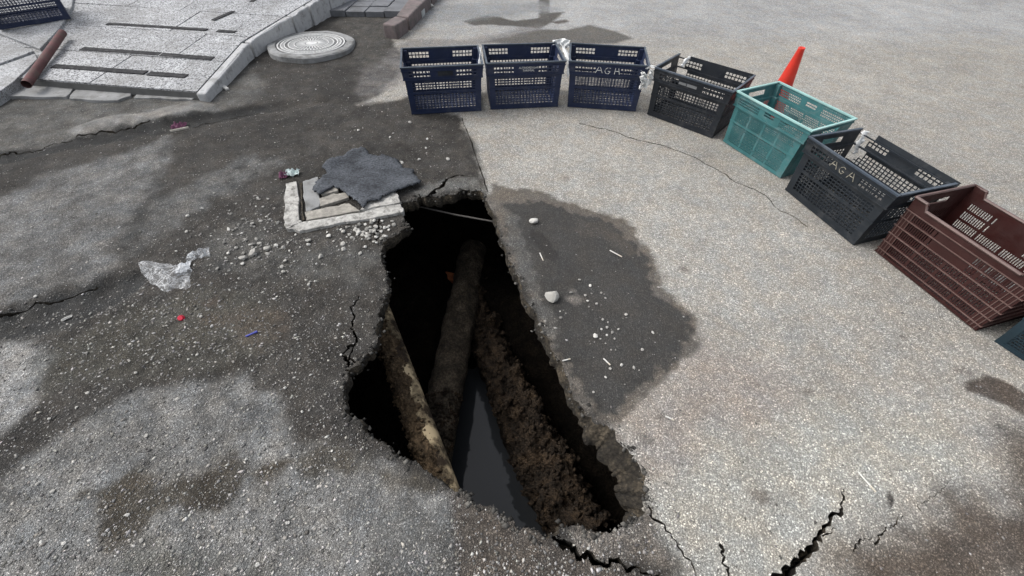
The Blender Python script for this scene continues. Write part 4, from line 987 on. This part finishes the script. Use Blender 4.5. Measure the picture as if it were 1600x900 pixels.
def pebble(px, py, r, label, group=None, mat=None, mesh=None, name='pebble', cat='pebble'):
    me = mesh or STONES[random.randrange(6)]; p = GZ(px, py)
    o = bpy.data.objects.new(name, me); COL.objects.link(o)
    if not me.materials: me.materials.append(None)
    o.material_slots[0].link = 'OBJECT'; o.material_slots[0].material = mat or random.choice(PEB)
    o.location = (p.x, p.y, p.z + r * .42); o.scale = (r * random.uniform(.8, 1.25), r * random.uniform(.75, 1.1), r * random.uniform(.7, 1)); o.rotation_euler = (random.uniform(-.3, .3), random.uniform(-.3, .3), random.uniform(0, 6.28))
    return tag(o, label, cat, group)
inrim = lambda px, py: bool(sdist(np.array([G(px, py).x]), np.array([G(px, py).y]), RIM0)[0] > -.012)
k = 0
while k < 95:    # heap under the frame
    px_, py_ = random.gauss(575, 26), random.gauss(363, 11)
    if px_ > 628 or py_ < 343 + (600 - px_) * .08 or py_ > 395 or inrim(px_, py_): continue
    pebble(px_, py_, random.uniform(.006, .017), 'pale pebble in the heap between concrete frame and hole', 'pebbles heaped below the drain frame'); k += 1
k = 0
while k < 90:    # spread to the left
    px_, py_ = random.gauss(405, 50), random.gauss(372, 32)
    if px_ > 520 or (px_ > 435 and py_ < 362) or py_ > 450: continue
    pebble(px_, py_, random.choice((.006, .008, .010, .014)), 'pebble in the loose gravel left of the concrete frame', 'pebbles in the gravel left of the frame'); k += 1
for px_, py_, r_, lb in ((397, 398, .030, 'larger flat pale stone in the gravel, left of the hole'), (418, 390, .026, 'long pale stone in the gravel below the concrete frame'), (380, 405, .024, 'roundish grey stone at the lower edge of the gravel'), (482, 377, .017, 'single pale pebble on the dark asphalt below the frame'), (502, 402, .017, 'lone white pebble between gravel and hole'), (563, 397, .015, 'white pebble close to the upper left edge of the hole')):
    pebble(px_, py_, r_, lb, mat=PEB[0])
pebble(861, 467, .045, 'largest broken grey stone on the damp patch, beside the hole', mesh=STONES[6], mat=PEB[0], name='stone', cat='stone')
pebble(834, 348, .032, 'white stone at the top of the damp patch', mesh=STONES[7], mat=PEB[2], name='stone', cat='stone')
for px_, py_ in ((875, 487), (884, 490), (876, 497), (852, 509), (868, 513), (892, 458), (905, 438), (925, 423), (922, 447), (924, 459), (940, 458), (914, 462), (918, 471), (946, 466), (932, 475), (944, 460), (942, 500), (950, 504), (930, 525), (938, 530), (948, 524), (957, 520), (955, 547), (962, 547), (946, 537), (966, 515), (978, 492), (1003, 547), (971, 571), (976, 601), (946, 590), (953, 577), (927, 613), (990, 575), (1020, 520), (920, 480), (948, 512), (960, 530), (940, 515)):
    pebble(px_, py_, random.uniform(.005, .011), 'small stone scattered on the dark damp patch', 'stones scattered on the damp patch')
pebble(930, 526, .016, 'squarish pale stone in the middle of the damp patch', mat=PEB[2])
for k in range(70):
    px_, py_ = random.uniform(20, 590), random.uniform(440, 890)
    if inrim(px_, py_): continue
    pebble(px_, py_, random.uniform(.005, .010), 'small stone strewn over the dark asphalt left of the hole', 'stones strewn left of the hole')
for px_, py_, lb in ((668, 218, 'pale stone above the mat, nearest the straight joint'), (666, 232, 'pale stone just below another, right of the mat'), (560, 205, 'pale stone alone above the far corner of the mat'), (705, 175, 'white stone touching the foot of the first crate'), (641, 192, 'pale stone on dark asphalt below the first crate corner'), (628, 255, 'pale stone at the right edge of the mat'), (655, 250, 'small stone between the mat and the joint'), (610, 215, 'pale stone above the right half of the mat'), (700, 250, 'pale stone above the far end of the hole')):
    pebble(px_, py_, random.uniform(.010, .018), lb, 'stones between mat and crates', mat=PEB[random.choice((0, 2))])

# loose grit and chips: far too many to count
def chips(N, fn, rlo, rhi, name, label, seed):
    r = np.random.default_rng(seed); px = r.uniform(-20, 1620, N * 6); py = r.uniform(20, 920, N * 6); p = fn(px, py); ok = r.random(N * 6) < p
    px, py = px[ok][:N], py[ok][:N]
    d = np.array(FW) * F_PX + np.outer(px - 800, np.array(RT)) - np.outer(py - 450, np.array(UP)); t = -CAM_H / d[:, 2]; X_, Y_ = d[:, 0] * t, d[:, 1] * t
    ok = (sdist(X_, Y_, RIM0) < -.008)
    for q in CRACKS: ok &= ~inpoly(X_, Y_, q)
    
    for q in BASES: ok &= ~inpoly(X_, Y_, np.array(q))
    ok &= True; X_, Y_ = X_[ok], Y_[ok]; M_ = len(X_)
    Z_ = zg_np(X_, Y_); R_ = rlo + (rhi - rlo) * r.random(M_) ** 2.5
    o6 = np.array([(1, 0, 0), (0, 1, 0), (-1, 0, 0), (0, -1, 0), (0, 0, 1), (0, 0, -1)], float)
    v = o6[None] * (1 + r.uniform(-.45, .25, (M_, 6, 1))) + r.uniform(-.22, .22, (M_, 6, 3)); v[:, :, 2] *= .55; v[:, :, 0] *= r.uniform(.8, 1.7, (M_, 1))
    an = r.uniform(0, 6.28, M_); ca, sa = np.cos(an)[:, None], np.sin(an)[:, None]
    vx = v[:, :, 0] * ca - v[:, :, 1] * sa; vy = v[:, :, 0] * sa + v[:, :, 1] * ca
    V_ = np.stack([X_[:, None] + vx * R_[:, None], Y_[:, None] + vy * R_[:, None], Z_[:, None] + v[:, :, 2] * R_[:, None] + R_[:, None] * .12], 2).reshape(-1, 3)
    f8 = np.array([(0, 1, 4), (1, 2, 4), (2, 3, 4), (3, 0, 4), (1, 0, 5), (2, 1, 5), (3, 2, 5), (0, 3, 5)]); F_ = (f8[None] + (np.arange(M_) * 6)[:, None, None]).reshape(-1, 3)
    tone = r.choice([.08, .12, .18, .26, .36, .46], M_, p=[.12, .22, .26, .21, .14, .05]); tint = np.stack([1 + r.uniform(0, .08, M_), np.ones(M_), 1 - r.uniform(0, .12, M_)], 1)
    C_ = np.repeat(tone[:, None] * tint, 6, 0)
    o = stuff(link(name, npmesh(name, V_, F_, C_), GRAV)); o['label'] = label; o['category'] = 'gravel'; return o
def dens_left(px, py):
    d = np.full(px.shape, .16); ln = np.where(py < 300, 700 - 0 * py, np.where(py < 850, 560, 1020)); d = np.where(px > ln, 0, d)
    d += .9 * np.exp(-((px - 400) / 90) ** 2 - ((py - 375) / 45) ** 2) + .5 * np.exp(-((px - 250) / 200) ** 2 - ((py - 500) / 70) ** 2) + .9 * np.exp(-((px - 570) / 45) ** 2 - ((py - 368) / 20) ** 2)
    d = np.where((px > 560) & (py > 300) & (py < 700), d * .15, d); d = np.where((px > 440) & (px < 640) & (py > 220) & (py < 300), 0, d); d = np.where(py < 150, d * .6, d)
    d = np.where((py < 480) & (px < 200), d * .35, d)
    return np.clip(d, 0, 1)
def dens_right(px, py):
    d = np.where((px > 800 + (py - 300) * .35) & (py > 180), .10, 0.0); d += np.where((px > 705) & (px < 1060) & (py > 780), .8, 0); return np.clip(d, 0, 1)
chips(17000, dens_left, .0020, .0078, 'gravel', 'fine loose gravel and grit over the dirty asphalt left of the hole', 5)
def rim_crumbs(N, seed):
    r = np.random.default_rng(seed); i = r.integers(0, NR, N); b_ = RIM[i]; off = r.normal(.004, .010, N); dn = np.where(off < 0, -off * 1.2, 0)
    P_ = b_ + outw[i] * off[:, None] + r.normal(0, .004, (N, 2)); Z_ = zg_np(P_[:, 0], P_[:, 1]) - np.minimum(dn, .03) - np.where(off < 0, r.random(N) * .02, 0); R_ = .003 + .010 * r.random(N) ** 2.5
    o6 = np.array([(1, 0, 0), (0, 1, 0), (-1, 0, 0), (0, -1, 0), (0, 0, 1), (0, 0, -1)], float)
    v = o6[None] * (1 + r.uniform(-.4, .3, (N, 6, 1))) + r.uniform(-.25, .25, (N, 6, 3)); V_ = (np.column_stack([P_, Z_])[:, None, :] + v * R_[:, None, None]).reshape(-1, 3)
    f8 = np.array([(0, 1, 4), (1, 2, 4), (2, 3, 4), (3, 0, 4), (1, 0, 5), (2, 1, 5), (3, 2, 5), (0, 3, 5)]); F_ = (f8[None] + (np.arange(N) * 6)[:, None, None]).reshape(-1, 3)
    tone = r.choice([.02, .04, .07, .11, .18], N, p=[.25, .3, .25, .15, .05]); C_ = np.repeat(tone[:, None] * np.array([1.05, 1, .9])[None], 6, 0)
    o = stuff(link('rim_crumbs', npmesh('rim_crumbs', V_, F_, C_), GRAV)); o['label'] = 'crumbs of broken asphalt along the edge of the hole'; o['category'] = 'rubble'
def dens_grit(px, py):
    d = np.where(px < np.where(py < 300, 720, np.where(py < 760, 600, 720)), .8, 0.0); return np.where(py < 60, d * .5, d)
chips(30000, dens_grit, .0014, .0042, 'grit', 'fine pale grit covering the dark asphalt left of the hole', 15)
rim_crumbs(900, 9)
chips(5000, dens_right, .0020, .0060, 'grit', 'sparse pale grit over the road right of the hole', 6)

# ------------------------------------------------------------------ litter
PAPER = mat_plain('white_paper', (.52, .51, .48), .8, .12, 30)
def butt(px, py, ang, L, label, r_=.0030, mat=PAPER, name='cigarette_butt', cat='cigarette butt', tip=True):
    p = GZ(px, py, r_ + .001); d = Vector((math.cos(ang), math.sin(ang), 0)) * L / 2
    e = empty(name, p); tag(e, label, cat, 'cigarette butts on the road' if cat == 'cigarette butt' else None)
    obj('paper_tube', MB().tube([-d, d * .35], r_, 10), mat, e, smooth=False)
    obj('filter', MB().tube([d * .36, d], r_ * 1.02, 10), mat_tan if tip else mat, e)
mat_tan = mat_plain('tan_filter', (.46, .42, .35), .8, .2, 40)
for px_, py_, an, L, lb in ((962, 397, -.7, .075, 'long white cigarette at the upper right of the damp patch'), (948, 566, -.9, .04, 'short butt low on the damp patch'), (885, 563, .3, .035, 'butt lying near the right rim of the hole'), (1046, 654, -.5, .035, 'butt on the pale road just below the damp patch'), (1353, 753, -1.2, .075, 'white cigarette near the top of the wide crack'), (846, 402, -1.3, .06, 'white stick on the damp patch under the ring mark')):
    butt(px_, py_, an, L, lb)
def crumple(name, px, py, sx, sy, h, mat, label, cat, seed, rz=0.0, N=9):
    r = np.random.default_rng(seed); p = GZ(px, py, .002); vs = []
    for i in range(N):
        for j in range(N):
            u, v = i / (N - 1) - .5, j / (N - 1) - .5; ed = 1 - max(abs(u), abs(v)) * 2
            vs.append((u * sx * (1 + r.normal() * .06), v * sy * (1 + r.normal() * .06), h * (.25 + ed * .5) * r.random() * 1.6 + .001))
    o = obj(name, MB().add(vs, [(i * N + j, (i + 1) * N + j, (i + 1) * N + j + 1, i * N + j + 1) for i in range(N - 1) for j in range(N - 1)]), mat, loc=p, rot=(0, 0, rz))
    m = o.modifiers.new('thickness', 'SOLIDIFY'); m.thickness = .0012; return tag(o, label, cat)
crumple('paper_scrap', 106, 498, .040, .016, .012, PAPER, 'white folded paper scrap in the dark groove at the left edge', 'paper', 21, .8, 6)
crumple('paper_scrap', 668, 11, .14, .09, .06, PAPER, 'crumpled white paper beside the reddish kerb at the top', 'paper', 22, .3)
tl_ = GZ(454, 278)
PURP = mat_plain('purple_cloth', (.12, .04, .08), .8, .3, 40); TEALP = mat_plain('pale_wrapper', (.50, .58, .57), .4, .2, 30)
crumple('purple_wrapper', 444, 277, .055, .060, .05, PURP, 'small crumpled purple wrapper beside the concrete frame', 'wrapper', 23, .4)
crumple('pale_wrapper', 457, 273, .090, .055, .05, TEALP, 'pale crumpled wrapper at the upper left of the concrete frame', 'wrapper', 24, .2)
crumple('dark_wrapper', 281, 199, .10, .07, .05, PURP, 'small dark crumpled wrapper by the ridge below the ramp', 'wrapper', 25, .2)
p0, p1 = GZ(268, 208, .012), GZ(297, 203, .016)
tag(obj('wooden_stick', MB().tube([p0, p1], .011, 6), PLANK), 'pale short stick in the dark joint below the ramp', 'stick')
rp = GZ(284, 497)
cap = empty('bottle_cap', rp); tag(cap, 'small bright red plastic cap on the dark gravel', 'cap')
REDP = plastic('red_plastic', (.55, .02, .05), .4, (.4, .1, .1), .2)
obj('cap_shell', MB().lathe([(.0001, .016), (.010, .016), (.012, .013), (.0125, 0), (.0105, 0), (.010, .012), (.0001, .013)], 20), REDP, cap, rot=(.6, .3, 0))
obj('tear_ring', MB().lathe([(.0126, -.002), (.0135, -.002), (.0135, -.006), (.0126, -.006)], 20), REDP, cap, loc=(.006, -.008, .010), rot=(.9, .2, 0))
b0, b1 = GZ(385, 527, .006), GZ(403, 519, .006); bp = empty('pen', b0); tag(bp, 'thin blue pen lying on the dark asphalt left of the hole', 'pen')
BLUEP = plastic('blue_plastic', (.05, .06, .30), .4, (.2, .2, .3), .2)
o = obj('barrel', MB().tube([b0, b0.lerp(b1, .8)], .0042, 8), BLUEP, bp); o.matrix_parent_inverse = Matrix.Translation(-b0)
o = obj('pen_cap', MB().tube([b0.lerp(b1, .8), b1], .0052, 8), BLUEP, bp); o.matrix_parent_inverse = Matrix.Translation(-b0)
p = GZ(345, 140, .01)
tag(obj('white_bit', MB().box((0, 0, 0), (.075, .03, .018)), PAPER, loc=G(352, 137, .012), rot=(0, .1, -.7), bevel=.004), 'white oblong scrap beside the kerb corner of the ramp', 'scrap')
# the clear bag
BAGP = [(213, 407), (232, 404), (262, 407), (272, 409), (276, 406), (296, 405), (299, 420), (295, 443), (284, 446), (272, 447), (262, 455), (248, 449), (232, 440), (220, 425)]
bpw = roughen(GP(BAGP, .03), .006, 1); gx = np.arange(bpw[:, 0].min(), bpw[:, 0].max(), .010); gy = np.arange(bpw[:, 1].min(), bpw[:, 1].max(), .010); gX, gY = np.meshgrid(gx, gy); pts = np.stack([gX.ravel(), gY.ravel()], 1) + RNG.uniform(-.003, .003, (gX.size, 2))
pts = pts[sdist(pts[:, 0], pts[:, 1], bpw) > .004]
vv = [Vector(map(float, q)) for q in bpw] + [Vector(map(float, q)) for q in pts]; nb = len(bpw)
mv, _, mf, _, _, _ = delaunay_2d_cdt(vv, [(i, (i + 1) % nb) for i in range(nb)], [], 1, 1e-6, False)
mxy = np.array([(v.x, v.y) for v in mv]); mf = np.array([f for f in mf if len(f) == 3]); mcn = mxy[mf].mean(1); mf = mf[sdist(mcn[:, 0], mcn[:, 1], bpw) > 0]
di = np.clip(sdist(mxy[:, 0], mxy[:, 1], bpw), 0, .05)
mz = .004 + di * .6 + np.abs(fbm(mxy[:, 0], mxy[:, 1], 13, 2, 81)) * .07 + zg_np(mxy[:, 0], mxy[:, 1])
bgm = NT('clear_film'); bgm.out((.70, .72, .74), .4, .6); bgm.bump(bgm.noise(28, 3), .7, .012)
_w = bgm.n('ShaderNodeTexNoise'); _w.inputs['Scale'].default_value = 22; _w.inputs['Detail'].default_value = 4; _w.inputs['Distortion'].default_value = 2.0; bgm.set(_w.inputs['Vector'], bgm.pos)
bgm.set(bgm.b.inputs['Alpha'], bgm.ramp(_w.outputs['Fac'], [(.40, .10), (.50, .22), (.56, .5), (.62, .16), (.72, .4)]))  # denser streaks in the film stand in for highlights on its folds
FOLD = NT('folded_clear_film'); FOLD.out((.8, .82, .84), .3, .8); FOLD.b.inputs['Alpha'].default_value = .55; FOLD = FOLD.m
bag = link('plastic_bag', npmesh('plastic_bag', np.column_stack([mxy, mz]), mf, smooth=True), bgm.m); tag(bag, 'clear plastic bag lying on the dark gravel', 'bag')
p = G(287, 424, .03)
o = obj('white_fold', MB(), WHITE) if False else None
cr = crumple('tmp', 288, 420, .055, .075, .035, FOLD, 'x', 'x', 31, .2); cr.name = 'folded_film'
for kk in ('label', 'category'): del cr[kk]
cr.parent = bag
cr = crumple('tmp', 311, 400, .10, .06, .04, bgm.m, 'x', 'x', 32, .5); cr.name = 'bag_neck'
for kk in ('label', 'category'): del cr[kk]
cr.parent = bag
